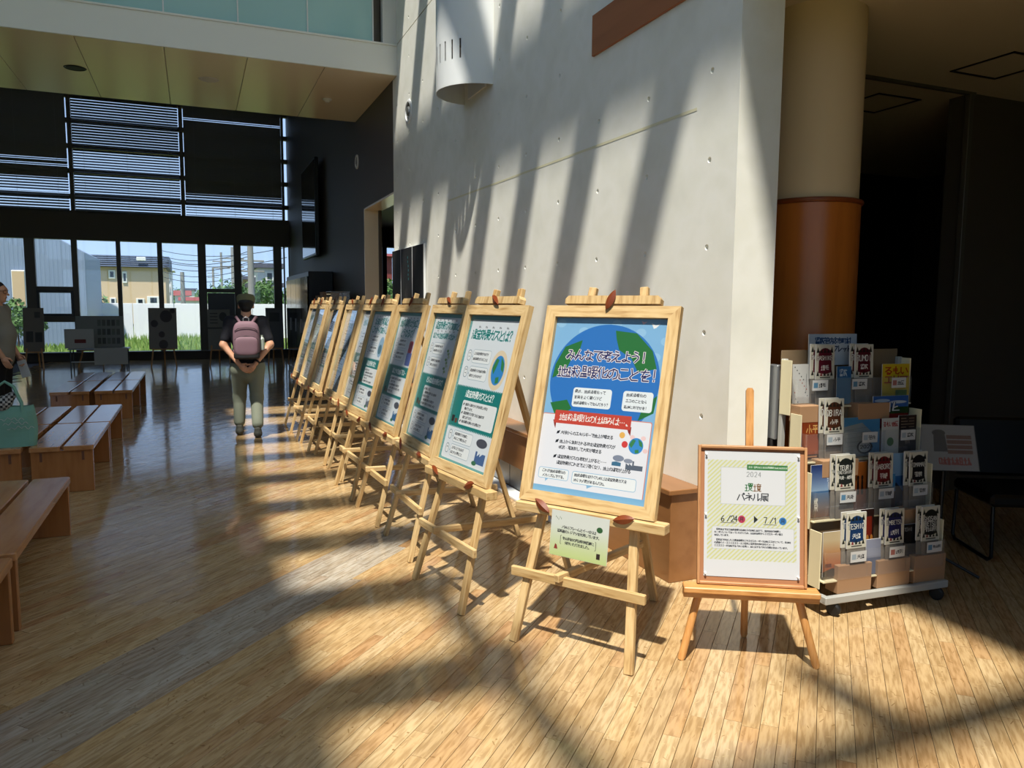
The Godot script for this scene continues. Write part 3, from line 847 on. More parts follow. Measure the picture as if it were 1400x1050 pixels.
class Canvas:
	var im: Image
	var f := 2.0
	var glyphs := {}
	var cut := {}

	func _init(w: int, h: int, ground: Color, table: Dictionary) -> void:
		im = Image.create(int(w * f), int(h * f), false, Image.FORMAT_RGB8)
		im.fill(ground)
		glyphs = table

	func rect(x: float, y: float, w: float, h: float, c: Color) -> void:
		im.fill_rect(Rect2i(roundi(x * f), roundi(y * f), maxi(1, roundi(w * f)), maxi(1, roundi(h * f))), c)

	func poly(pts: Array, c: Color) -> void:
		var lo := INF
		var hi := -INF
		for p in pts:
			lo = minf(lo, p.y)
			hi = maxf(hi, p.y)
		for y in range(maxi(0, floori(lo * f)), mini(im.get_height(), ceili(hi * f)) + 1):
			var at := (y + 0.5) / f
			var xs := []
			for i in pts.size():
				var a: Vector2 = pts[i]
				var b: Vector2 = pts[(i + 1) % pts.size()]
				if (a.y <= at) != (b.y <= at):
					xs.append(a.x + (at - a.y) / (b.y - a.y) * (b.x - a.x))
			xs.sort()
			for i in range(0, xs.size() - 1, 2):
				var x0 := roundi(xs[i] * f)
				var x1 := roundi(xs[i + 1] * f)
				if x1 > x0:
					im.fill_rect(Rect2i(x0, y, x1 - x0, 1), c)

	func oval(cx: float, cy: float, rx: float, ry: float, c: Color) -> void:
		for y in range(maxi(0, floori((cy - ry) * f)), ceili((cy + ry) * f)):
			var t := ((y + 0.5) / f - cy) / ry
			if absf(t) < 1.0:
				var w := rx * sqrt(1.0 - t * t)
				im.fill_rect(Rect2i(roundi((cx - w) * f), y, maxi(1, roundi(2 * w * f)), 1), c)

	func rrect(x: float, y: float, w: float, h: float, r: float, c: Color) -> void:
		rect(x, y + r, w, h - 2 * r, c)
		rect(x + r, y, w - 2 * r, h, c)
		for q in [[x + r, y + r], [x + w - r, y + r], [x + r, y + h - r], [x + w - r, y + h - r]]:
			oval(q[0], q[1], r, r, c)

	func framed(x: float, y: float, w: float, h: float, r: float, line: float, edge: Color, inner: Color) -> void:
		rrect(x, y, w, h, r, edge)
		rrect(x + line, y + line, w - 2 * line, h - 2 * line, maxf(r - line, 0.5), inner)

	func stroke(pts: Array, w: float, c: Color) -> void:
		for i in pts.size() - 1:
			var a: Vector2 = pts[i]
			var b: Vector2 = pts[i + 1]
			var d := b - a
			if d.length() < 0.01:
				continue
			var o := d.orthogonal().normalized() * w / 2
			var e := d.normalized() * w * 0.3
			poly([a + o - e, b + o + e, b - o + e, a - o - e], c)

	func paths(ch: String, depth := 0) -> Array:
		if cut.has(ch):
			return cut[ch]
		var out := []
		var spec: String = glyphs.get(ch, "")
		if spec == "":
			# not in the table: two parts side by side, chosen by the character's number
			var k := ch.unicode_at(0)
			var half: Array = ["日", "木", "土", "口", "糸", "言", "田", "王"]
			spec = "%s0149 %s5199" % [half[k % 8], half[(k / 8) % 8]] if k > 0x4000 else "1181 5059 1888"
		for t in spec.split(" ", false):
			if t.unicode_at(0) < 58:
				var pts := []
				for i in range(0, t.length() - 1, 2):
					pts.append(Vector2(int(t[i]), int(t[i + 1])) / 9.0)
				out.append(pts)
			elif depth < 3:
				var lo := Vector2(int(t[1]), int(t[2])) / 9.0
				var hi := Vector2(int(t[3]), int(t[4])) / 9.0
				for p in paths(t[0], depth + 1):
					out.append(p.map(func(v): return lo + v * (hi - lo)))
		cut[ch] = out
		return out

	# size: height of a character; squeeze: its width over its height
	func text(s: String, x: float, y: float, size: float, weight: float, c: Color, gap := 1.12, squeeze := 1.0) -> void:
		var at := x
		for ch in s:
			if ch == " ":
				at += size * 0.5 * squeeze
				continue
			var narrow := 0.62 if ch.unicode_at(0) < 128 else 1.0
			for p in paths(ch):
				stroke(p.map(func(v): return Vector2(at + v.x * size * squeeze * narrow, y + v.y * size)), weight, c)
			at += size * gap * squeeze * (narrow + 0.06 if narrow < 1.0 else 1.0)

	func outlined(s: String, x: float, y: float, size: float, weight: float, rim: float, c: Color, edge: Color, gap := 1.12, squeeze := 1.0) -> void:
		text(s, x, y, size, weight + rim * 2, edge, gap, squeeze)
		text(s, x, y, size, weight, c, gap, squeeze)

	func material(rough := 0.5) -> StandardMaterial3D:
		im.shrink_x2()
		var m := StandardMaterial3D.new()
		m.albedo_texture = ImageTexture.create_from_image(im)
		m.albedo_color = Color(0.79, 0.79, 0.79)
		m.roughness = rough
		m.texture_repeat = false
		return m


func canvas(w: int, h: int, ground: Color) -> Canvas:
	return Canvas.new(w, h, ground, GLYPH)


func print_mesh(w: float, h: float) -> ArrayMesh:
	var key := "print %.4f %.4f" % [w, h]
	if not shapes.has(key):
		var s := Soup.new()
		s.quad(Vector3(-w / 2, -h / 2, 0), Vector3(w / 2, -h / 2, 0), Vector3(w / 2, h / 2, 0), Vector3(-w / 2, h / 2, 0), Vector3.BACK)
		shapes[key] = s.mesh()
	return shapes[key]


const INK := Color(0.10, 0.11, 0.14)
const TEAL := Color(0.10, 0.50, 0.49)


# a leaf-shaped bullet
func bullet(c: Canvas, x: float, y: float, r: float) -> void:
	c.poly([Vector2(x - r, y + r), Vector2(x - r * 0.7, y - r * 0.4), Vector2(x + r, y - r), Vector2(x + r * 0.5, y + r * 0.6)], INK)


# the blue planet: land, and a pale ring where it has one
func planet(c: Canvas, cx: float, cy: float, rx: float, ry: float) -> void:
	c.oval(cx, cy, rx, ry, Color(0.22, 0.56, 0.84))
	var land := Color(0.22, 0.52, 0.30)
	c.poly([Vector2(cx - 0.95 * rx, cy - 0.1 * ry), Vector2(cx - 0.5 * rx, cy - 0.8 * ry), Vector2(cx - 0.1 * rx, cy - 0.7 * ry), Vector2(cx - 0.3 * rx, cy - 0.2 * ry), Vector2(cx - 0.6 * rx, cy + 0.3 * ry)], land)
	c.poly([Vector2(cx + 0.2 * rx, cy - 0.9 * ry), Vector2(cx + 0.8 * rx, cy - 0.5 * ry), Vector2(cx + 0.9 * rx, cy + 0.1 * ry), Vector2(cx + 0.45 * rx, cy - 0.1 * ry)], land)
	c.poly([Vector2(cx - 0.1 * rx, cy + 0.5 * ry), Vector2(cx + 0.4 * rx, cy + 0.4 * ry), Vector2(cx + 0.5 * rx, cy + 0.8 * ry), Vector2(cx, cy + 0.9 * ry)], land)


# a speech bubble with its tail to the left or below
func bubble(c: Canvas, x: float, y: float, w: float, h: float, line: float, edge: Color, below := false) -> void:
	if below:
		c.poly([Vector2(x + w * 0.25, y + h - 2), Vector2(x + w * 0.36, y + h - 2), Vector2(x + w * 0.26, y + h + 14)], edge)
	else:
		c.poly([Vector2(x + 2, y + h * 0.4), Vector2(x + 2, y + h * 0.65), Vector2(x - 10, y + h * 0.58)], edge)
	c.framed(x, y, w, h, minf(w, h) * 0.22, line, edge, Color(0.95, 0.97, 0.98))


func poster_main() -> Material:
	# 594 x 841 mm at one pixel per millimetre
	var c := canvas(594, 841, Color(0.52, 0.73, 0.90))
	for k in 14:
		c.oval(30 + k * 43, 30 + 37 * ((k * 5) % 7), 26, 20, Color(0.60, 0.79, 0.93))
	c.oval(297, 300, 286, 268, Color(0.16, 0.46, 0.78))
	var land := Color(0.13, 0.45, 0.20)
	c.poly([Vector2(28, 232), Vector2(70, 145), Vector2(160, 110), Vector2(150, 165), Vector2(112, 205), Vector2(86, 268), Vector2(20, 300)], land)
	c.poly([Vector2(330, 60), Vector2(440, 70), Vector2(530, 150), Vector2(560, 230), Vector2(470, 250), Vector2(430, 190), Vector2(360, 150), Vector2(340, 100)], land)
	c.poly([Vector2(30, 420), Vector2(120, 400), Vector2(150, 440), Vector2(100, 480), Vector2(60, 470)], land)
	c.poly([Vector2(520, 400), Vector2(580, 350), Vector2(572, 430), Vector2(500, 470)], land)
	# birds
	for e in [[470, 16, 0.8, Color(0.95, 0.78, 0.80)], [528, 28, 1.2, Color(0.96, 0.97, 0.98)]]:
		c.poly([Vector2(e[0] - 18 * e[2], e[1] - 6 * e[2]), Vector2(e[0], e[1] + 2 * e[2]), Vector2(e[0] + 20 * e[2], e[1] - 4 * e[2]), Vector2(e[0] + 4 * e[2], e[1] + 12 * e[2]), Vector2(e[0] - 6 * e[2], e[1] + 16 * e[2])], e[3])
	# titles
	c.outlined("みんなで考えよう!", 84, 158, 47, 5.6, 3.4, Color(0.09, 0.11, 0.36), Color(0.98, 0.93, 0.92), 1.04)
	c.outlined("地球温暖化のことを!", 48, 236, 52, 5.6, 3.4, Color(0.09, 0.11, 0.36), Color(0.98, 0.93, 0.92), 1.04)
	# text boxes
	c.rrect(148, 338, 206, 92, 14, Color(0.93, 0.96, 0.98))
	c.text("最近、地球温暖化って", 158, 348, 14, 1.8, INK, 1.18)
	c.text("言葉をよく聞くけど", 158, 376, 14, 1.8, INK, 1.18)
	c.text("地球温暖化ってなんだろう?", 158, 404, 13, 1.8, INK, 1.12)
	c.rrect(412, 338, 150, 92, 14, Color(0.93, 0.96, 0.98))
	c.text("地球温暖化の", 428, 348, 14, 1.8, INK, 1.2)
	c.text("エコのことなら", 428, 376, 13, 1.8, INK, 1.2)
	c.text("私達にお任せを!", 424, 404, 13, 1.8, INK, 1.15)
	# lower sheet
	c.rrect(0, 470, 574, 350, 10, Color(0.86, 0.55, 0.50))
	c.rrect(0, 474, 570, 342, 8, Color(0.93, 0.94, 0.97))
	c.poly([Vector2(60, 500), Vector2(78, 500), Vector2(78, 540), Vector2(70, 526)], Color(0.55, 0.16, 0.12))
	c.poly([Vector2(450, 500), Vector2(474, 500), Vector2(474, 540), Vector2(462, 526)], Color(0.55, 0.16, 0.12))
	c.rrect(66, 452, 404, 62, 4, Color(0.79, 0.27, 0.20))
	c.text("地球温暖化の仕組みは…。", 92, 466, 31, 3.6, Color(0.97, 0.96, 0.94), 1.03)
	var rows := [["太陽からのエネルギーで地上が暖まる", 548], ["地上から放射される熱を温室効果ガスが", 590], ["吸収・再放射して大気が暖まる", 618], ["温室効果ガスの濃度が上がると……", 662], ["温室効果がこれまでより強くなり、地上の温度が上がる", 690]]
	for i in rows.size():
		c.text(rows[i][0], 112, rows[i][1], 15.5, 2.1, INK, 1.06 if i < 4 else 1.0)
		if i in [0, 1, 3]:
			bullet(c, 98, rows[i][1] + 8, 9)
	# a small sun, the planet and a smoking factory
	c.oval(434, 540, 14, 14, Color(0.93, 0.72, 0.36))
	c.oval(452, 580, 15, 15, Color(0.85, 0.25, 0.24))
	for e in [[486, 545], [540, 545], [556, 600]]:
		c.oval(e[0], e[1], 12, 10, Color(0.96, 0.82, 0.82))
	planet(c, 508, 582, 36, 36)
	c.oval(430, 645, 28, 14, Color(0.52, 0.56, 0.64))
	c.oval(480, 652, 22, 10, Color(0.56, 0.59, 0.66))
	c.poly([Vector2(470, 690), Vector2(470, 662), Vector2(486, 672), Vector2(486, 662), Vector2(502, 672), Vector2(502, 650), Vector2(510, 650), Vector2(510, 668), Vector2(554, 668), Vector2(554, 690)], Color(0.36, 0.40, 0.47))
	c.poly([Vector2(400, 680), Vector2(400, 664), Vector2(420, 660), Vector2(446, 664), Vector2(446, 680)], Color(0.25, 0.45, 0.58))
	# lower bubbles
	bubble(c, 20, 728, 166, 52, 2.5, Color(0.55, 0.74, 0.88), true)
	c.text("これが地球温暖化の", 40, 736, 13, 1.7, INK, 1.1)
	c.text("メカニズムでゲる。", 44, 758, 13, 1.7, INK, 1.1)
	bubble(c, 204, 728, 330, 58, 2.5, Color(0.55, 0.74, 0.88), true)
	c.text("地球温暖化を防ぐためには温室効果ガスを", 216, 738, 13, 1.7, INK, 1.1)
	c.text("減らす必要があるんだね。", 216, 762, 13, 1.7, INK, 1.1)
	c.poly([Vector2(0, 812), Vector2(594, 812), Vector2(594, 841), Vector2(0, 841)], Color(0.50, 0.72, 0.88))
	return c.material(0.42)


# the teal series: titles, two bubbles with a picture, a scalloped teal band with a text box, two more bubbles
func poster_series(no: int, scale: float) -> Material:
	var c := canvas(int(594 * scale), int(841 * scale), Color(0.40, 0.66, 0.68))
	c.f = 2.0 * scale
	for k in 40:
		c.rect(0, k * 22, 594, 7, Color(0.35, 0.62, 0.64))
	c.rrect(26, 26, 542, 800, 16, Color(0.90, 0.93, 0.96))
	var titles := [["温室効果ガスとは？"], ["温室効果ガスの種類と", "私たちの地球温暖化の関わり"], ["地球温暖化が進むと", "どうなるの？"], ["北海道の気温と", "これからの暮らし"], ["地球温暖化の今"], ["温室効果", "ガスの今"], ["温室効果"], ["私たちに", "できること"], ["地球温暖化のこと"]]
	var t: Array = titles[no % titles.size()]
	for i in t.size():
		var s: String = t[i]
		var size := minf(56.0, 470.0 / s.length())
		c.text(s.replace("？", "?"), 297 - size * 1.02 * s.length() / 2, (84 if t.size() == 1 else 56) + i * 74, size, size * 0.15, TEAL, 1.02)
		for k in 5:
			c.text("おん", 120 + k * 80, (62 if t.size() == 1 else 38) + i * 74, 10, 1.6, INK, 1.3)
	for i in 2:
		var y := 196.0 + i * 96
		c.framed(60, y + 6, 46, 62, 20, 3, Color(0.30, 0.42, 0.50), Color(0.92, 0.94, 0.95))
		c.stroke([Vector2(74, y + 24), Vector2(92, y + 24)], 3, INK)
		c.stroke([Vector2(76, y + 44), Vector2(90, y + 44)], 3, INK)
		bubble(c, 124, y, 214, 78, 2.5, Color(0.58, 0.68, 0.74))
		for k in 2:
			c.text(["この温室効果が大事です", "地球温暖化ガスのことは", "温室効果ガスが地球を暖め", "温度が上がるのかな?"][i * 2 + k], 136, y + 16 + k * 30, 14, 2.0, INK, 1.12)
	# the picture on the right
	match no:
		0:
			c.oval(446, 296, 92, 108, Color(0.93, 0.86, 0.74))
			planet(c, 446, 296, 66, 80)
		1:
			for k in 8:
				c.oval(430 + 22 * (k % 3), 240 + k * 19, 20, 9, [Color(0.45, 0.62, 0.32), Color(0.60, 0.72, 0.48), Color(0.80, 0.84, 0.72)][k % 3])
			c.stroke([Vector2(440, 390), Vector2(470, 250)], 5, Color(0.40, 0.52, 0.30))
		2:
			c.rrect(406, 214, 92, 100, 20, Color(0.70, 0.20, 0.26))
			c.oval(452, 262, 38, 38, Color(0.45, 0.16, 0.24))
			c.rrect(398, 300, 120, 96, 14, Color(0.36, 0.42, 0.66))
		_:
			c.oval(450, 300, 76, 86, Color(0.60, 0.74, 0.84))
			c.oval(440, 320, 50, 40, Color(0.34, 0.50, 0.58))
	# scalloped band
	c.rect(26, 414, 542, 226, TEAL)
	for k in 28:
		c.oval(36 + k * 19.6, 414, 8, 8, TEAL)
		c.oval(36 + k * 19.6, 640, 8, 8, TEAL)
	var band: String = ["温室効果ガスとは?", "どんな温室効果ガス?", "私たちの地球では…", "温室効果の強さ", "地球温暖化のこと"][no % 5]
	c.text(band, 150, 430, minf(40.0, 330.0 / band.length()), 6, Color(0.95, 0.97, 0.97), 1.04)
	c.rrect(140, 486, 396, 138, 14, Color(0.93, 0.95, 0.96))
	for k in 5:
		if k % 2 == 0:
			bullet(c, 158, 508 + k * 24, 8)
		c.text(["地球から放射された熱を吸収し大気を", "暖めています。", "温室効果ガスが強くなると地球の気", "温が上がります。", "地球温暖化の最も大きな要因です"][(k + no) % 5], 176, 500 + k * 24, 14.5, 2.0, INK, 1.06)
	# a plant pot and a bin beside the box
	c.poly([Vector2(52, 618), Vector2(48, 582), Vector2(84, 582), Vector2(80, 618)], Color(0.12, 0.14, 0.17))
	c.poly([Vector2(94, 622), Vector2(90, 596), Vector2(124, 596), Vector2(120, 622)], Color(0.42, 0.26, 0.20))
	# last bubbles
	for i in 2:
		var y := 664.0 + i * 78
		c.framed(60, y, 40, 54, 18, 3, Color(0.30, 0.42, 0.50), Color(0.92, 0.94, 0.95))
		c.stroke([Vector2(72, y + 20), Vector2(88, y + 20)], 3, INK)
		bubble(c, 120, y - 4, 230, 66, 2.5, Color(0.58, 0.68, 0.74))
		for k in 2:
			c.text(["温室効果ガスが地球に", "あることで暖まるんだ", "上がるとどうなるの?", "私たちに必要なこと"][i * 2 + k], 134, y + 8 + k * 26, 14, 2.0, INK, 1.12)
	# a blue-grey factory on the right foot of the sheet
	c.oval(462, 690, 60, 24, Color(0.32, 0.33, 0.38))
	c.poly([Vector2(420, 800), Vector2(420, 735), Vector2(440, 735), Vector2(440, 760), Vector2(468, 742), Vector2(468, 760), Vector2(496, 742), Vector2(530, 742), Vector2(530, 800)], [Color(0.30, 0.42, 0.62), Color(0.28, 0.45, 0.62), Color(0.22, 0.42, 0.60), Color(0.42, 0.46, 0.52)][no % 4])
	c.oval(424, 800, 26, 12, Color(0.24, 0.46, 0.34))
	return c.material(0.42)


# ---------------------------------------------------------------- poster easels
const LEAN := 0.264
const EASELS := [[1.518, -2.973, -0.974], [1.17, -3.914, -1.432], [1.17, -4.81, -1.549], [1.14, -5.63, -1.529], [1.111, -6.444, -1.522], [1.16, -7.17, -1.54], [1.13, -7.925, -1.56], [1.075, -8.675, -1.57], [1.045, -9.435, -1.57], [1.07, -10.22, -1.55]]


# a point of the easel's leaning plane: s to the right, t up the slope, o in front of it
func slope(s: float, t: float, o := 0.0, lean := LEAN) -> Vector3:
	return Vector3(s, t * cos(lean) + o * sin(lean), -t * sin(lean) + o * cos(lean))


func leaf_mesh(l: float) -> ArrayMesh:
	var s := Soup.new()
	var n := 10
	var rows := []
	for i in n + 1:
		var t := float(i) / n
		var w := l * 0.19 * pow(sin(PI * t), 0.8) + 0.0008
		var h := 0.009 * pow(sin(PI * t), 0.7) + 0.001
		rows.append([Vector3(-w, l * (t - 0.5), 0), Vector3(0, l * (t - 0.5), h), Vector3(w, l * (t - 0.5), 0), Vector3(0, l * (t - 0.5), -0.003)])
	for i in n:
		for k in 4:
			var m := (k + 1) % 4
			s.quad(rows[i][k], rows[i][m], rows[i + 1][m], rows[i + 1][k], [Vector3(-0.3, 0, 1), Vector3(0.3, 0, 1), Vector3(1, 0, -1), Vector3(-1, 0, -1)][k])
	return s.mesh()


# one picture frame of mitred pine with a print behind clear acrylic
func framed_print(parent: Node3D, w: float, h: float, face: float, deep: float, centre: Transform3D, print_m: Material, wood_m: Material, acrylic: bool) -> void:
	var key := "frame %.3f %.3f" % [w, h]
	if not shapes.has(key):
		var list := []
		for e in [[w, 0.0], [h, 0.0]]:
			var l: float = e[0]
			var s := Soup.new()
			s.prism(PackedVector2Array([Vector2(-face / 2, -l / 2), Vector2(face / 2, -l / 2 + face), Vector2(face / 2, l / 2 - face), Vector2(-face / 2, l / 2)]), deep)
			list.append(s.mesh())
		shapes[key] = list
	var f := Node3D.new()
	f.name = "frame"
	f.transform = centre
	parent.add_child(f, true)
	var m: Array = shapes[key]
	part(f, "side_rail", m[1], wood_m, Transform3D(Basis(), Vector3(-w / 2 + face / 2, 0, 0)))
	part(f, "side_rail", m[1], wood_m, Transform3D(Basis(Vector3.BACK, PI), Vector3(w / 2 - face / 2, 0, 0)))
	part(f, "end_rail", m[0], wood_m, Transform3D(Basis(Vector3.BACK, -PI / 2), Vector3(0, h / 2 - face / 2, 0)))
	part(f, "end_rail", m[0], wood_m, Transform3D(Basis(Vector3.BACK, PI / 2), Vector3(0, -h / 2 + face / 2, 0)))
	block(f, "backing", Vector3(w - face, h - face, 0.004), Vector3(0, 0, -deep / 2 + 0.006), M.card, 0)
	part(f, "poster", print_mesh(w - 2 * face + 0.002, h - 2 * face + 0.002), print_m, Transform3D(Basis(), Vector3(0, 0, -deep / 2 + 0.009)), "printed poster")
	if acrylic:
		block(f, "acrylic_cover", Vector3(w - 2 * face + 0.004, h - 2 * face + 0.004, 0.002), Vector3(0, 0, -deep / 2 + 0.0125), M.acrylic, 0)


func build_easels() -> void:
	var leaf := leaf_mesh(0.105)
	var names := ["with the blue planet poster and a paper notice hanging below", "with a teal poster of the planet in a cream ring", "with a teal poster of a green plant", "with a teal poster of a red and blue picture",
		"with a teal poster, fifth from the blue planet poster", "with a teal poster, sixth from the blue planet poster", "with a teal poster, seventh from the blue planet poster", "with a teal poster, eighth from the blue planet poster", "with a teal poster, last but one of the row", "with a teal poster, last of the row by the cabinet"]
	for i in EASELS.size():
		var e: Array = EASELS[i]
		var t := thing("poster_easel", "pine easel " + names[i], "easel", Vector3(e[0], 0, e[1]), e[2], "pine poster easels along the concrete wall")
		var m: Material = M["pine_%d" % (i % 3)]
		var m2: Material = M["pine_%d" % ((i + 1) % 3)]
		for s in [-1.0, 1.0]:
			bar(t, "front_leg", slope(0.30 * s, 0.004, -0.015), slope(0.135 * s, 1.755, -0.015), 0.042, 0.028, m, Vector3.RIGHT, 0.003)
		bar(t, "rear_leg", Vector3(0.06, 0.004, -0.87), slope(0.0, 1.50, -0.045), 0.042, 0.028, m2, Vector3.RIGHT, 0.003)
		bar(t, "cross_rail", slope(-0.35, 0.335, 0.012), slope(0.345, 0.335, 0.012), 0.045, 0.024, m2, Vector3.UP, 0.003)
		# brace from the cross rail back to the rear leg, resting over the rail in its notch
		bar(t, "brace", slope(-0.08, 0.345, 0.06), Vector3(0.045, 0.36, -0.715), 0.036, 0.03, m, Vector3.UP, 0.003)
		bar(t, "ledge", slope(-0.355, 0.652, 0.032), slope(0.41, 0.652, 0.032), 0.045, 0.065, m, Vector3.UP, 0.004)
		var top := Soup.new()
		var o := PackedVector2Array([Vector2(-0.25, -0.02), Vector2(0.25, -0.02), Vector2(0.25, 0.004), Vector2(0.235, 0.02), Vector2(-0.235, 0.02), Vector2(-0.25, 0.004)])
		top.prism(o, 0.04)
		var tilt := Basis(Vector3.RIGHT, -LEAN)
		if i == 0:
			shapes["holder"] = top.mesh()
		part(t, "top_holder", shapes["holder"], m2, Transform3D(tilt, slope(0.0, 1.678, 0.03)))
		# leaf-shaped turning clips
		part(t, "leaf_clip", leaf, M.leaf_wood, Transform3D(tilt * Basis(Vector3.BACK, [-0.35, 1.05, 1.2, -0.6, -0.3, -0.5, 1.0, 0.4, -0.2, 0.5][i]), slope(0.0, 1.675, 0.058)), "brown leaf-shaped clip")
		for s in [-1.0, 1.0]:
			part(t, "leaf_clip", leaf, M.leaf_wood, Transform3D(tilt * Basis(Vector3.BACK, (1.0 if s < 0 else -1.35) + 0.25 * sin(i * 2.1)), slope(0.21 * s + 0.01, 0.664, 0.074)), "brown leaf-shaped clip")
		var print_m: Material = poster_main() if i == 0 else poster_series(i - 1, [0, 0.8, 0.6, 0.6, 0.5, 0.4, 0.4, 0.4, 0.35, 0.35][i])
		framed_print(t, 0.703, 0.972, 0.056, 0.032, Transform3D(tilt, slope(0.0, 0.677 + 0.486, 0.03)), print_m, m2 if i % 2 else m, i > 4)
	# paper notice hanging from the first ledge
	var c := canvas(297, 210, Color(0.93, 0.95, 0.92))
	for k in 30:
		c.rect(0, 60 + k * 5, 297, 5, Color(0.93, 0.95, 0.92).lerp(Color(0.84, 0.91, 0.60), k / 29.0))
	c.text("パネルフレームとイーゼルは", 58, 66, 13, 2.0, INK, 1.05)
	c.text("留萌産のトドマツを使用しています。", 34, 86, 13, 2.0, INK, 1.03)
	c.text("初山別村の風連別学園様に", 66, 118, 13, 2.0, INK, 1.05)
	c.text("製作いただきました。", 78, 138, 13, 2.0, INK, 1.05)
	c.stroke([Vector2(58, 112), Vector2(54, 116), Vector2(54, 150), Vector2(58, 154)], 1.6, INK)
	c.stroke([Vector2(234, 112), Vector2(238, 116), Vector2(238, 150), Vector2(234, 154)], 1.6, INK)
	for k in 5:
		c.stroke([Vector2(24 + k * 7, 26 + 5 * (k % 3)), Vector2(24 + k * 7, 33 + 5 * (k % 3))], 2, Color(0.30, 0.42, 0.28))
	c.oval(252, 56, 15, 13, Color(0.20, 0.40, 0.22))
	c.poly([Vector2(22, 180), Vector2(28, 156), Vector2(36, 160), Vector2(42, 180)], Color(0.62, 0.24, 0.20))
	c.poly([Vector2(244, 190), Vector2(244, 164), Vector2(262, 164), Vector2(262, 190)], Color(0.20, 0.14, 0.12))
	var e: Array = EASELS[0]
	var turn := Basis(Vector3.UP, e[2])
	var b := turn * Basis(Vector3.RIGHT, -0.10) * Basis(Vector3.BACK, -0.012)
	var n := thing("paper_notice", "pale green paper notice taped below the ledge of the first poster easel", "notice", Vector3(e[0], 0, e[1]) + turn * (slope(0.012, 0.552, 0.071)))
	n.basis = b
	block(n, "sheet", Vector3(0.297, 0.21, 0.0012), Vector3.ZERO, M.paper, 0)
	part(n, "print", print_mesh(0.295, 0.208), c.material(0.6), Transform3D(Basis(), Vector3(0, 0, 0.001)))


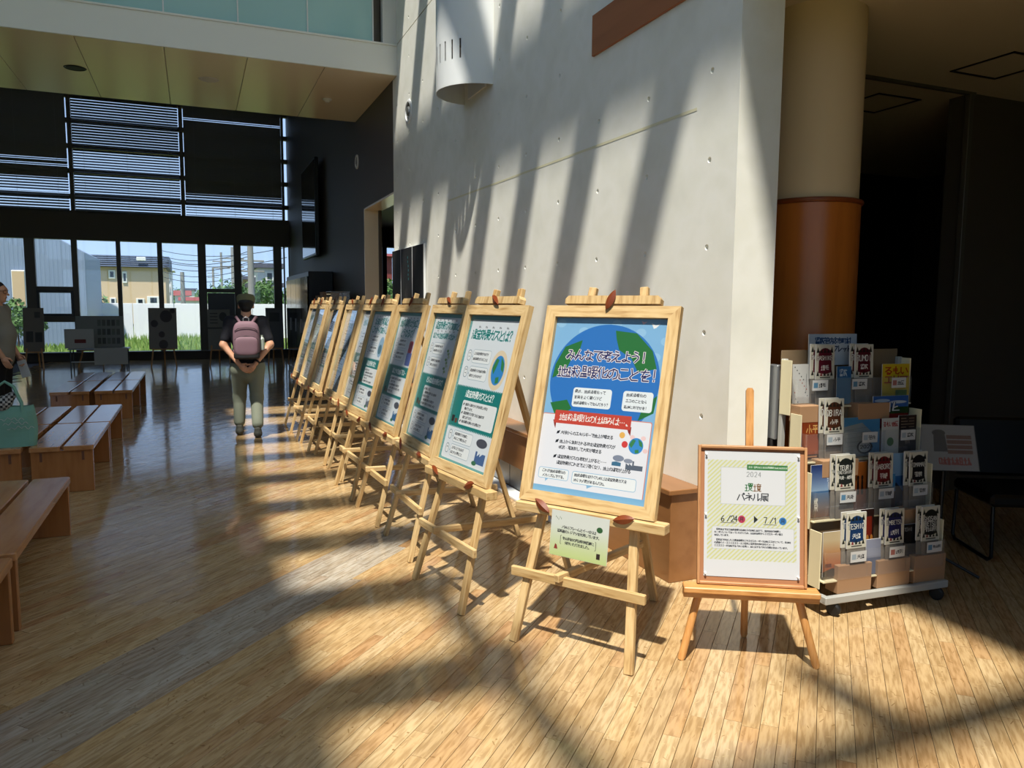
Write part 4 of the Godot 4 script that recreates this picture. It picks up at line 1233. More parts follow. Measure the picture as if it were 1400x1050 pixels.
# ---------------------------------------------------------------- the small sign stand
func build_sign() -> void:
	var lean := 0.173
	var t := thing("sign_easel", "orange-brown tripod easel with round-ended legs and a deep ledge", "easel", Vector3(2.254, 0, -2.621), -0.524)
	var m: Material = M.sign_wood
	for s in [-1.0, 1.0]:
		var a := slope(0.297 * s, 0.0, 0.0, lean)
		var b := slope(0.06 * s, 0.93, -0.02, lean)
		var st := Soup.new()
		st.tube([a, a.lerp(b, 0.015), b], [0.013, 0.018, 0.018], 12)
		part(t, "front_leg", st.mesh(), m)
	var back := Soup.new()
	var f := Vector3(0.03, 0.0, -0.29)
	var g := slope(0.0, 0.95, -0.03, lean)
	back.tube([f, f.lerp(g, 0.02), g], [0.012, 0.017, 0.017], 12)
	part(t, "rear_leg", back.mesh(), m)
	var mast := Soup.new()
	mast.prism(PackedVector2Array([Vector2(-0.017, 0.30), Vector2(0.017, 0.30), Vector2(0.017, 1.235), Vector2(0.010, 1.248), Vector2(-0.010, 1.248), Vector2(-0.017, 1.235)]), 0.02)
	part(t, "mast", mast.mesh(), m, Transform3D(Basis(Vector3.RIGHT, -lean), slope(0.0, 0.0, -0.004, lean)))
	bar(t, "ledge", slope(-0.295, 0.335, 0.045, lean), slope(0.295, 0.335, 0.045, lean), 0.026, 0.08, m, Vector3.UP, 0.004)
	bar(t, "ledge_lip", slope(-0.295, 0.31, 0.036, lean), slope(0.295, 0.31, 0.036, lean), 0.026, 0.055, m, Vector3.UP, 0.003)
	# the board and its notice
	var board := thing("sign_board", "wood-framed pin board announcing a panel exhibition in green and black letters", "sign", t.position, -0.524)
	var tilt := Basis(Vector3.RIGHT, -lean)
	var at := Transform3D(tilt, slope(0.006, 0.354 + 0.313, 0.030, lean))
	for s in [-1.0, 1.0]:
		bar(board, "frame_side", at * Vector3(s * 0.234, -0.313, 0), at * Vector3(s * 0.234, 0.313, 0), 0.012, 0.026, M.sign_frame, Vector3.RIGHT, 0.002)
		bar(board, "frame_end", at * Vector3(-0.228, s * 0.307, 0), at * Vector3(0.228, s * 0.307, 0), 0.012, 0.026, M.sign_frame, Vector3.UP, 0.002)
	part(board, "cork_panel", box_mesh(Vector3(0.458, 0.604, 0.006), 0), M.cork, at * Transform3D(Basis(), Vector3(0, 0, -0.004)))
	var c := canvas(420, 566, Color(0.93, 0.94, 0.95))
	c.rect(14, 40, 392, 450, Color(0.90, 0.92, 0.90))
	for k in 44:
		var x := 14.0 + k * 20 - 450
		var pts := []
		for q in [Vector2(x, 490), Vector2(x + 9, 490), Vector2(x + 459, 40), Vector2(x + 450, 40)]:
			pts.append(q)
		c.poly(pts, Color(0.88, 0.88, 0.62))
	c.rect(0, 40, 14, 450, Color(0.93, 0.94, 0.95))
	c.rect(406, 40, 14, 450, Color(0.93, 0.94, 0.95))
	c.rect(72, 72, 286, 168, Color(0.78, 0.80, 0.80))
	c.rect(74, 74, 282, 164, Color(0.93, 0.94, 0.95))
	c.rect(188, 58, 178, 24, Color(0.22, 0.50, 0.25))
	c.text("主催:留萌開発建設部環境展実行委員会主催", 194, 65, 8.5, 1.2, Color(0.92, 0.95, 0.90), 1.02)
	c.text("2024", 186, 92, 21, 2.4, Color(0.55, 0.57, 0.58), 1.2)
	c.text("環", 180, 144, 33, 3.6, Color(0.20, 0.45, 0.24))
	c.text("境", 217, 144, 33, 3.6, Color(0.50, 0.34, 0.18))
	c.text("パネル展", 146, 188, 32, 4.0, INK, 1.08)
	c.text("6 /24", 74, 292, 26, 3.4, INK, 0.86)
	c.rect(74, 323, 70, 2, INK)
	c.oval(166, 306, 16, 17, Color(0.78, 0.22, 0.36))
	c.text("月", 158, 298, 16, 2.0, INK)
	c.poly([Vector2(220, 288), Vector2(220, 322), Vector2(238, 305)], INK)
	c.text("7 /1", 262, 294, 26, 3.4, INK, 0.86)
	c.rect(262, 325, 58, 2, INK)
	c.oval(346, 308, 16, 17, Color(0.20, 0.50, 0.78))
	c.text("月", 338, 300, 16, 2.0, INK)
	c.framed(34, 340, 362, 102, 10, 1.5, Color(0.74, 0.77, 0.76), Color(0.93, 0.94, 0.95))
	var rows := ["留萌開発では「地球温暖化北海道」の実現に向けて、地域住民の皆様に", "カーボンについて知っていただくため、令和四年度から「ゼロカーボン展」", "開催しています。", "留萌局で作成した「環境温暖化」や「ゼロカーボン北海道」ほかについて、北海道", "の環境イメージキャラクターエコ留萌と留萌管内市町村のイメージ", "キャラクターが説明するパネルを用い、次に関するパネルの展示を行っています。"]
	for i in rows.size():
		c.text(rows[i], 46 + (0 if i % 3 else 8), 350 + i * 13 + (8 if i > 2 else 0), 8.2, 1.3, INK, 1.08)
	part(board, "notice_sheet", print_mesh(0.42, 0.566), c.material(0.5), at * Transform3D(Basis(), Vector3(0, 0.004, 0.0015)), "white and pale yellow striped notice")
	for s in [-1.0, 1.0]:
		for y in [-0.265, 0.0, 0.272]:
			var pin := Soup.new()
			pin.lathe([Vector2(0, 0.014), Vector2(0.005, 0.013), Vector2(0.003, 0.006), Vector2(0.006, 0.0)], 10)
			part(board, "push_pin", pin.mesh(), M.steel_white, at * Transform3D(Basis(Vector3.RIGHT, PI / 2), Vector3(s * 0.203, y, 0.002)))


# ---------------------------------------------------------------- benches
func bench(x: float, z0: float, z1: float, label: String) -> Node3D:
	var l := z0 - z1
	var t := thing("bench", label, "bench", Vector3(x, 0, (z0 + z1) / 2), 0, "slatted wooden benches")
	for s in [-1.0, 1.0]:
		part(t, "seat_plank", rounded_plank(0.227, 0.038, l), M.bench_0, Transform3D(Basis(), Vector3(s * 0.1245, 0.381, 0)))
		block(t, "end_panel", Vector3(0.46, 0.362, 0.045), Vector3(0, 0.181, s * (l / 2 - 0.05)), M.bench_1, 0.004)
	block(t, "cross_bar", Vector3(0.40, 0.06, 0.03), Vector3(0, 0.33, 0), M.bench_1, 0.003)
	for s in [-1.0, 1.0]:
		block(t, "tenon", Vector3(0.02, 0.075, 0.004), Vector3(s * 0.155, 0.31, l / 2 - 0.0265), M.bench_plug, 0)
	return t


# a plank along z with rounded corners and softened edges
func rounded_plank(w: float, h: float, l: float) -> ArrayMesh:
	var key := "plank %.3f %.3f %.3f" % [w, h, l]
	if not shapes.has(key):
		var s := Soup.new()
		var o := round_rect(w, l, 0.02, 4)
		var inner := round_rect(w - 0.012, l - 0.012, 0.015, 4)
		var k := 0.005
		for i in o.size():
			var j := (i + 1) % o.size()
			var a := Vector3(o[i].x, 0, o[i].y)
			var b := Vector3(o[j].x, 0, o[j].y)
			var ai := Vector3(inner[i].x, 0, inner[i].y)
			var bi := Vector3(inner[j].x, 0, inner[j].y)
			var up := Vector3(0, h / 2, 0)
			s.quad(a + up - Vector3(0, k, 0), b + up - Vector3(0, k, 0), b - up, a - up, a)
			s.quad(ai + up, bi + up, b + up - Vector3(0, k, 0), a + up - Vector3(0, k, 0), Vector3.UP + a.normalized())
			s.flat(ai + up, bi + up, up, Vector3.UP)
			s.flat(a - up, b - up, -up, Vector3.DOWN)
		shapes[key] = s.mesh()
	return shapes[key]


func build_benches() -> void:
	var rows := [[-2.62, -4.14, "front bench"], [-4.20, -5.97, "second bench"], [-7.26, -8.64, "third bench"], [-8.68, -10.12, "fourth bench"], [-11.74, -13.30, "fifth bench"], [-13.35, -14.95, "last bench, by the far windows,"]]
	for e in rows:
		bench(-1.07, e[0], e[1], "wooden two-plank bench, %s of the line facing the easels" % e[2])
		bench(-1.60, e[0], e[1], "wooden two-plank bench, %s of the line away from the easels" % e[2])


# ---------------------------------------------------------------- brochure rack
const TIER_BACK := [0.02, 0.115, 0.21, 0.305]
const TIER_FOOT := [0.19, 0.485, 0.78, 1.065]


func town_print(tone: Color, lines: Array, kanji: String) -> Material:
	var c := canvas(120, 176, Color(0.90, 0.88, 0.80))
	c.poly([Vector2(22, 30), Vector2(98, 26), Vector2(102, 140), Vector2(60, 150), Vector2(18, 142)], tone)
	c.oval(60, 60, 44, 44, tone)
	var tree := Color(0.10, 0.12, 0.10)
	for k in 5:
		var x := 14.0 + k * 22
		var h: float = [30, 20, 26, 18, 32][k]
		c.poly([Vector2(x - 9, 40), Vector2(x, 40 - h), Vector2(x + 9, 40)], tree)
		c.poly([Vector2(x - 8, 158), Vector2(x, 158 - h * 0.9), Vector2(x + 8, 158)], [tree, Color(0.55, 0.14, 0.16), tree, tree, tree][k])
	for i in lines.size():
		var s: String = lines[i]
		var size := minf(32.0, 100.0 / s.length() / 0.68) if lines.size() == 1 else minf(22.0, 96.0 / s.length() / 0.68)
		c.outlined(s, 60 - s.length() * size * 0.68 * 1.04 / 2, 52 + i * 26 if lines.size() > 1 else 56, size, size * 0.16, 1.4, Color(0.95, 0.95, 0.92), tone.darkened(0.4), 1.0)
	var ks := minf(24.0, 84.0 / kanji.length())
	c.text(kanji, 60 - ks * 1.05 * kanji.length() / 2, 104, ks, ks * 0.15, Color(0.95, 0.95, 0.92), 1.05)
	c.stroke([Vector2(30, 166), Vector2(92, 166)], 5, Color(0.18, 0.18, 0.17))
	return c.material(0.4)


func scene_print(kind: String) -> Material:
	var c := canvas(120, 170, Color(0.88, 0.88, 0.86))
	match kind:
		"sunset":
			for k in 34:
				c.rect(0, k * 5, 120, 5, Color(0.86, 0.78, 0.62).lerp(Color(0.72, 0.36, 0.14), clampf((k - 6) / 22.0, 0, 1)))
			c.poly([Vector2(0, 150), Vector2(60, 138), Vector2(120, 150), Vector2(120, 170), Vector2(0, 170)], Color(0.16, 0.10, 0.07))
			c.rect(14, 120, 40, 14, Color(0.45, 0.20, 0.10))
		"street":
			c.rect(0, 0, 120, 170, Color(0.20, 0.10, 0.08))
			c.rect(10, 20, 44, 90, Color(0.72, 0.26, 0.10))
			c.rect(66, 30, 40, 80, Color(0.55, 0.16, 0.08))
			for k in 4:
				c.oval(20 + k * 28, 120, 10, 16, Color(0.85, 0.55, 0.25))
		"lilac":
			c.rect(0, 0, 120, 170, Color(0.62, 0.64, 0.72))
			c.rect(0, 90, 120, 80, Color(0.42, 0.46, 0.58))
		"night":
			c.rect(0, 0, 120, 170, Color(0.07, 0.07, 0.09))
			c.text("TESHIO", 22, 14, 12, 1.6, Color(0.8, 0.8, 0.8))
			c.rect(0, 110, 120, 22, Color(0.16, 0.18, 0.22))
			c.oval(36, 148, 18, 18, Color(0.58, 0.14, 0.22))
		"dusk":
			for k in 34:
				c.rect(0, k * 5, 120, 5, Color(0.16, 0.24, 0.48).lerp(Color(0.62, 0.74, 0.86), clampf(k / 16.0, 0, 1)) if k < 17 else Color(0.32, 0.48, 0.66).lerp(Color(0.60, 0.40, 0.26), (k - 17) / 17.0))
			c.text("天", 84, 10, 20, 3, Color(0.9, 0.93, 0.96))
			c.text("売", 84, 34, 20, 3, Color(0.9, 0.93, 0.96))
			c.text("島", 84, 58, 20, 3, Color(0.9, 0.93, 0.96))
			c.text("焼", 18, 108, 18, 3, Color(0.95, 0.93, 0.86))
			c.text("尻", 18, 130, 18, 3, Color(0.95, 0.93, 0.86))
		"silhouette":
			for k in 34:
				c.rect(0, k * 5, 120, 5, Color(0.80, 0.46, 0.16).lerp(Color(0.30, 0.12, 0.06), k / 33.0))
			for x in [34, 62, 90]:
				c.poly([Vector2(x - 8, 110), Vector2(x - 6, 62), Vector2(x + 6, 62), Vector2(x + 8, 110)], Color(0.09, 0.06, 0.05))
				c.oval(x, 54, 7, 8, Color(0.09, 0.06, 0.05))
			c.text("羽", 10, 20, 20, 3, Color(0.94, 0.92, 0.86))
			c.text("幌", 10, 44, 20, 3, Color(0.94, 0.92, 0.86))
		"bluecard":
			c.rect(0, 0, 120, 170, Color(0.30, 0.60, 0.80))
			c.oval(36, 34, 20, 20, Color(0.85, 0.88, 0.9))
			c.oval(84, 34, 20, 20, Color(0.78, 0.22, 0.18))
			c.rect(0, 80, 120, 90, Color(0.24, 0.12, 0.14))
		"sea":
			c.rect(0, 0, 120, 170, Color(0.56, 0.72, 0.86))
			c.rect(0, 70, 120, 60, Color(0.20, 0.42, 0.66))
			c.poly([Vector2(0, 110), Vector2(70, 90), Vector2(120, 120), Vector2(120, 170), Vector2(0, 170)], Color(0.14, 0.20, 0.28))
		"orange":
			for k in 34:
				c.rect(0, k * 5, 120, 5, Color(0.52, 0.22, 0.10).lerp(Color(0.72, 0.34, 0.14), k / 33.0))
			c.text("小平", 30, 28, 34, 4.5, Color(0.92, 0.72, 0.42))
			c.rect(0, 150, 120, 20, Color(0.26, 0.10, 0.06))
			c.rect(20, 156, 80, 6, Color(0.85, 0.6, 0.4))
		"map":
			c.rect(0, 0, 120, 170, Color(0.34, 0.60, 0.78))
			c.poly([Vector2(0, 40), Vector2(60, 24), Vector2(96, 70), Vector2(86, 170), Vector2(0, 170)], Color(0.66, 0.70, 0.70))
			for k in 6:
				c.stroke([Vector2(4, 56 + k * 18), Vector2(80, 44 + k * 20)], 1.2, Color(0.48, 0.52, 0.54))
			c.oval(70, 132, 26, 30, Color(0.24, 0.27, 0.30))
			c.oval(70, 132, 20, 24, Color(0.80, 0.82, 0.82))
			c.text("2024", 55, 124, 15, 2.2, INK)
		"north":
			c.rect(0, 0, 120, 60, Color(0.22, 0.40, 0.70))
			c.oval(30, 24, 26, 9, Color(0.78, 0.84, 0.90))
			c.oval(84, 34, 30, 8, Color(0.80, 0.86, 0.92))
			c.rect(0, 60, 120, 40, Color(0.18, 0.30, 0.16))
			c.rect(0, 96, 120, 74, Color(0.56, 0.12, 0.12))
			c.outlined("北", 40, 36, 48, 6, 2, Color(0.94, 0.95, 0.95), Color(0.12, 0.14, 0.2))
		"area":
			c.rect(0, 0, 120, 170, Color(0.86, 0.87, 0.84))
			c.text("るもい地区", 8, 16, 21, 3.2, Color(0.70, 0.16, 0.16), 1.0)
			c.oval(60, 110, 24, 20, Color(0.26, 0.50, 0.28))
		"maze":
			c.rect(0, 0, 120, 170, Color(0.22, 0.16, 0.14))
			for k in 6:
				c.stroke([Vector2(16, 14 + k * 13), Vector2(50 + 10 * (k % 3), 14 + k * 13)], 4, Color(0.66, 0.58, 0.48))
				c.stroke([Vector2(70, 14 + k * 13), Vector2(104, 14 + k * 13)], 4, Color(0.66, 0.58, 0.48))
			c.text("管内", 44, 112, 16, 2.4, Color(0.72, 0.64, 0.54))
		"dots":
			for k in 14:
				c.oval(14 + (k * 37) % 96, 12 + (k * 53) % 146, 3, 3, [INK, Color(0.65, 0.20, 0.18), Color(0.4, 0.45, 0.5)][k % 3])
			c.stroke([Vector2(92, 120), Vector2(96, 40)], 2, INK)
		"clear":
			c.rect(0, 0, 120, 170, Color(0.36, 0.58, 0.74))
			c.rect(0, 0, 120, 50, Color(0.22, 0.44, 0.66))
			c.text("留萌", 20, 14, 30, 3.6, Color(0.88, 0.93, 0.96))
		"yellow":
			c.rect(0, 0, 120, 170, Color(0.90, 0.78, 0.16))
			c.text("るもい", 10, 12, 34, 5, Color(0.70, 0.16, 0.12), 1.0)
			c.text("エリア", 10, 54, 34, 5, Color(0.70, 0.16, 0.12), 1.0)
			c.rect(60, 118, 50, 34, Color(0.40, 0.55, 0.26))
		"title":
			c = canvas(240, 120, Color(0.86, 0.90, 0.94))
			c.text("留萌管内8市町村", 30, 14, 23, 4, Color(0.14, 0.30, 0.50), 1.02)
			c.text("観光パンフレット", 32, 46, 22, 4, Color(0.12, 0.20, 0.34), 1.02)
			c.oval(110, 96, 22, 20, Color(0.56, 0.72, 0.80))
		"stand":
			c = canvas(180, 136, Color(0.66, 0.64, 0.62))
			for k in 4:
				c.rect(92, 30 + k * 15, 76, 11, Color(0.46, 0.21, 0.09))
			c.oval(70, 24, 20, 10, Color(0.10, 0.10, 0.11))
			c.poly([Vector2(54, 30), Vector2(88, 30), Vector2(92, 80), Vector2(50, 80)], Color(0.12, 0.12, 0.13))
			c.text("立入禁止", 62, 96, 22, 4, Color(0.66, 0.16, 0.08))
	return c.material(0.35)


func build_rack() -> void:
	var at := Vector3(3.36, 0, -2.86)
	var turn := -0.06
	var place := Transform3D(Basis(Vector3.UP, turn), at)
	var cream := plain("rack_cream", Color(0.84, 0.80, 0.66), 0.45)
	var tan_m := plain("rack_tan", Color(0.48, 0.40, 0.30), 0.6)
	var grey_m := plain("rack_grey", Color(0.62, 0.62, 0.60), 0.4)
	var smoke := plain("rack_pocket", Color(0.80, 0.82, 0.84, 0.04), 0.04)
	smoke.transparency = BaseMaterial3D.TRANSPARENCY_ALPHA
	var rubber := plain("rubber", Color(0.03, 0.03, 0.03), 0.6)
	var r := thing("brochure_rack", "four-tier rolling brochure rack with clear pockets on black casters", "rack", at, turn)
	# base frame and casters
	bar(r, "base_bar", Vector3(-0.405, 0.092, 0.0), Vector3(0.43, 0.092, 0.0), 0.04, 0.03, grey_m, Vector3.UP, 0.004)
	bar(r, "base_bar", Vector3(-0.405, 0.092, -0.42), Vector3(0.43, 0.092, -0.42), 0.04, 0.03, grey_m, Vector3.UP, 0.004)
	for s in [-0.39, 0.415]:
		bar(r, "base_bar", Vector3(s, 0.092, 0.01), Vector3(s, 0.092, -0.43), 0.04, 0.03, grey_m, Vector3.UP, 0.004)
		bar(r, "rear_post", Vector3(s, 0.09, -0.41), Vector3(s, 1.32, -0.40), 0.03, 0.03, grey_m, Vector3.RIGHT, 0.004)
	for s in [[-0.33, -0.01], [0.375, -0.01], [-0.33, -0.40], [0.375, -0.40]]:
		var c := Node3D.new()
		c.name = "caster"
		c.position = Vector3(s[0], 0, s[1])
		r.add_child(c, true)
		var st := Soup.new()
		st.lathe([Vector2(0, -0.016), Vector2(0.026, -0.016), Vector2(0.036, -0.010), Vector2(0.036, 0.010), Vector2(0.026, 0.016), Vector2(0, 0.016)], 20, 0, TAU, Transform3D(Basis(Vector3.BACK, PI / 2) * Basis(Vector3.RIGHT, 0.5), Vector3(0, 0.036, 0)))
		part(c, "wheel", st.mesh(), rubber)
		block(c, "fork", Vector3(0.03, 0.03, 0.04), Vector3(0, 0.075, -0.005), rubber, 0.006)
	# stepped side sheets, shelves and pockets of each tier
	for k in 4:
		var zb: float = -TIER_BACK[k]
		var y: float = TIER_FOOT[k]
		for s in [-0.405, 0.425]:
			block(r, "side_sheet", Vector3(0.006, 0.30, 0.085), Vector3(s, y + 0.10, zb - 0.06), cream, 0.001)
		block(r, "shelf", Vector3(0.82, 0.008, 0.12), Vector3(0.01, y - 0.008, zb - 0.055), cream, 0.001)
		block(r, "tier_back", Vector3(0.82, 0.30, 0.006), Vector3(0.01, y + 0.15, zb - 0.115), tan_m, 0.001)
		for q in 3:
			block(r, "clear_pocket", Vector3(0.262, 0.15, 0.003), Vector3(-0.255 + q * 0.265, y + 0.075, zb + 0.012), smoke, 0)
		for q in 4:
			block(r, "pocket_divider", Vector3(0.003, 0.15, 0.11), Vector3(-0.388 + q * 0.265, y + 0.075, zb - 0.045), smoke, 0)
	for e in [[-0.2, 0.128, 0.0, 0.222], [0.062, 0.128, 0.0, 0.222], [0.316, 0.126, 0.0, 0.222], [-0.20, 0.745, 0.14, 0.24], [0.10, 1.03, 0.235, 0.22], [-0.33, 1.03, 0.235, 0.14], [-0.12, 0.455, 0.08, 0.13], [0.27, 0.455, 0.08, 0.14]]:
		block(r, "cardboard_filler", Vector3(e[3], 0.15 if e[1] < 0.2 else 0.09, 0.09), Vector3(e[0], e[1] + (0.06 if e[1] < 0.2 else 0.0), -e[2] - 0.055), M.card, 0.002)
	# white name tags on the pockets
	var tags := [["天塩", 0, -0.19], ["遠別", 0, 0.07], ["初山別", 0, 0.33], ["天売", 1, -0.19], ["羽幌", 1, 0.07], ["苫前", 1, 0.31], ["小平", 2, -0.21], ["管内", 2, 0.03], ["留萌", 2, 0.30], ["増毛", 3, -0.24], ["留萌", 3, 0.03], ["地区", 3, 0.31]]
	for e in tags:
		var c := canvas(96, 56, Color(0.92, 0.92, 0.91))
		c.rect(8, 14, 26, 28, [Color(0.40, 0.60, 0.74), Color(0.74, 0.46, 0.42), Color(0.70, 0.76, 0.80)][(e[1] + int(e[2] * 100)) % 3])
		c.text(e[0], 40, 18, 20 if e[0].length() == 2 else 15, 2.6, INK, 1.08)
		part(r, "name_tag", print_mesh(0.105, 0.058), c.material(0.5), Transform3D(Basis(), Vector3(e[2], TIER_FOOT[e[1]] + 0.115, -TIER_BACK[e[1]] + 0.0165)), "white name tag")
	var taupe := plain("leaflet_taupe", Color(0.44, 0.41, 0.37), 0.4)
	# brochures, each standing in its pocket
	var towns := [["TESHIO", ["TESHIO"], "天塩", 0, -0.19, 0.440, Color(0.10, 0.24, 0.42), "blue"], ["x", ["EMBETSU"], "遠別", 0, 0.067, 0.437, Color(0.14, 0.14, 0.36), "navy"], ["x", ["SHOSAN", "BETSU"], "初山別", 0, 0.32, 0.432, Color(0.12, 0.12, 0.12), "black two-line"],
		["x", ["TEURI", "YAGISHIRI"], "天売・焼尻", 1, -0.193, 0.728, Color(0.13, 0.16, 0.15), "dark green"], ["x", ["HABORO"], "羽幌", 1, 0.066, 0.723, Color(0.46, 0.10, 0.12), "red"], ["x", ["TOMAMAE"], "苫前", 1, 0.312, 0.717, Color(0.10, 0.10, 0.12), "black one-line"],
		["x", ["OBIRA"], "小平", 2, -0.20, 1.018, Color(0.34, 0.19, 0.11), "brown"], ["x", ["MASHIKE"], "増毛", 3, -0.195, 1.304, Color(0.42, 0.10, 0.18), "maroon"], ["x", ["RUMOI"], "留萌", 3, 0.075, 1.304, Color(0.38, 0.07, 0.14), "crimson"]]
	for e in towns:
		var m := town_print(e[6], e[1], e[2])
		for copy in 2:
			var back: float = TIER_BACK[e[3]] + 0.006 + copy * 0.014
			var h := 0.19
			var w := 0.128
			var b := thing("guide_booklet", "cream town guide booklet with %s emblem, %s" % [e[7], ["in front of its copy", "behind its copy"][copy]], "booklet", place * Vector3(e[4] - 0.024 * copy, e[5] - 0.095 + 0.004 * copy, -back), turn, "town guide booklets in the rack")
			b.rotate_object_local(Vector3.RIGHT, -0.04)
			block(b, "pages", Vector3(w, h, 0.007), Vector3(0, h / 2, 0), M.paper, 0.001)
			part(b, "cover", print_mesh(w - 0.001, h - 0.001), m, Transform3D(Basis(), Vector3(0, h / 2, 0.0038)))
			block(b, "inner_pages", Vector3(w - 0.01, 0.16, 0.006), Vector3(0, -0.075, 0), taupe, 0.001)
	var cards := [["sunset", 0, -0.325, 0.20, 0.125, 0.24, "amber sunset leaflet in the lowest tier"], ["street", 0, -0.077, 0.30, 0.115, 0.228, "dark red night street leaflet in the lowest tier"], ["lilac", 0, -0.065, 0.19, 0.10, 0.19, "lilac leaflet in the lowest tier"], ["night", 0, 0.205, 0.19, 0.118, 0.24, "black leaflet with a red disc in the lowest tier"],
		["dusk", 1, -0.315, 0.49, 0.155, 0.283, "blue island leaflet with white letters in the second lowest tier"], ["silhouette", 1, -0.066, 0.49, 0.122, 0.28, "orange leaflet with dark figures in the second lowest tier"], ["bluecard", 1, 0.10, 0.49, 0.115, 0.21, "sky blue leaflet with two discs in the second lowest tier"], ["sea", 1, 0.20, 0.49, 0.115, 0.31, "blue seaside leaflet in the second lowest tier"],
		["orange", 2, -0.325, 0.785, 0.125, 0.225, "orange sunset leaflet lettered in gold, in the second highest tier"], ["map", 2, 0.02, 0.785, 0.25, 0.215, "blue and grey map leaflet in the second highest tier"], ["north", 2, 0.235, 0.93, 0.255, 0.18, "landscape magazine with one big white character in the second highest tier"], ["area", 2, 0.20, 0.785, 0.12, 0.205, "white leaflet with red letters and a green patch"], ["maze", 2, 0.335, 0.785, 0.13, 0.215, "dark brown leaflet with a maze pattern"],
		["dots", 3, -0.325, 1.068, 0.115, 0.225, "white leaflet sprinkled with small dots in the top tier"], ["clear", 3, -0.055, 1.068, 0.10, 0.21, "blue leaflet with white letters in the top tier"], ["yellow", 3, 0.315, 1.07, 0.20, 0.215, "yellow guide with red letters in the top tier"], ["title", 3, -0.07, 1.28, 0.335, 0.175, "pale title card with dark blue letters rising behind the top tier"]]
	var deep := {"street": 0.06, "sea": 0.05, "north": 0.05, "title": 0.09, "map": 0.03, "dusk": 0.03, "sunset": 0.02, "silhouette": 0.045, "orange": 0.03, "dots": 0.03, "night": 0.03, "maze": 0.02}
	for e in cards:
		var b := thing("leaflet", e[6], "leaflet", place * Vector3(e[2], e[3], -TIER_BACK[e[1]] - deep.get(e[0], 0.008)), turn, "leaflets in the rack")
		b.rotate_object_local(Vector3.RIGHT, -0.04)
		block(b, "sheets", Vector3(e[4], e[5], 0.004), Vector3(0, e[5] / 2, 0), M.paper, 0.0005)
		part(b, "cover", print_mesh(e[4] - 0.001, e[5] - 0.001), scene_print(e[0]), Transform3D(Basis(), Vector3(0, e[5] / 2, 0.0023)))
	# a grey binder leaning behind the rack
	var bn := thing("binder", "tall grey file box with a white label standing beside the rack", "binder", place * Vector3(-0.372, 0.86, -0.50), turn)
	block(bn, "case", Vector3(0.05, 0.42, 0.1), Vector3(0, 0.21, 0), M.steel_grey, 0.004)
	block(bn, "label_strip", Vector3(0.02, 0.16, 0.002), Vector3(0, 0.31, 0.051), M.paper, 0)
	block(bn, "stand", Vector3(0.05, 0.86, 0.06), Vector3(0, -0.43, 0), M.dark_panel, 0.003)
	# the notice on a stand behind it
	var s := thing("notice_stand", "black floor stand holding a tilted clear-sleeved notice beside the rack", "stand", Vector3(4.10, 0, -3.12), -0.35)
	var st := Soup.new()
	st.tube([Vector3(0, 0.02, -0.02), Vector3(0, 0.66, -0.02)], [0.012], 10)
	part(s, "pole", st.mesh(), M.black)
	for k in 3:
		var a := TAU * k / 3 + 0.5
		st = Soup.new()
		st.tube([Vector3(0, 0.12, -0.02), Vector3(cos(a) * 0.22, 0.012, -0.02 + sin(a) * 0.22)], [0.009], 8)
		part(s, "foot", st.mesh(), M.black)
	var tilt := Transform3D(Basis(Vector3.RIGHT, -0.35) * Basis(Vector3.BACK, -0.03), Vector3(0, 0.78, 0))
	part(s, "desk", box_mesh(Vector3(0.37, 0.28, 0.008), 0.002), M.black, tilt * Transform3D(Basis(), Vector3(0, 0, -0.008)))
	part(s, "notice_sheet", print_mesh(0.36, 0.272), scene_print("stand"), tilt * Transform3D(Basis(), Vector3(0, 0, -0.002)), "white notice with orange bars")
	part(s, "clear_sleeve", box_mesh(Vector3(0.364, 0.276, 0.001), 0), M.acrylic, tilt * Transform3D(Basis(), Vector3(0, 0, 0.002)))
	# a dark waiting chair in the corridor
	var ch := thing("waiting_chair", "black low waiting chair with a bent tube frame in the dark corridor", "chair", Vector3(4.95, 0, -3.25), -0.5)
	block(ch, "seat", Vector3(0.56, 0.08, 0.52), Vector3(0, 0.40, 0), M.black, 0.02)
	block(ch, "backrest", Vector3(0.56, 0.40, 0.07), Vector3(0, 0.66, -0.27), M.black, 0.02, Basis(Vector3.RIGHT, -0.15))
	for q in [-0.26, 0.26]:
		st = Soup.new()
		st.tube([Vector3(q, 0.36, 0.24), Vector3(q, 0.04, 0.26), Vector3(q, 0.012, 0.22), Vector3(q, 0.012, -0.22), Vector3(q, 0.04, -0.26), Vector3(q, 0.36, -0.24)], [0.012], 8)
		part(ch, "side_frame", st.mesh(), M.black)
	block(thing("wall_panel_box", "small dark control panel on the brown corridor wall", "control panel", Vector3(7.42, 1.29, -4.6)), "cover", Vector3(0.3, 0.42, 0.05), Vector3.ZERO, M.black, 0.005)


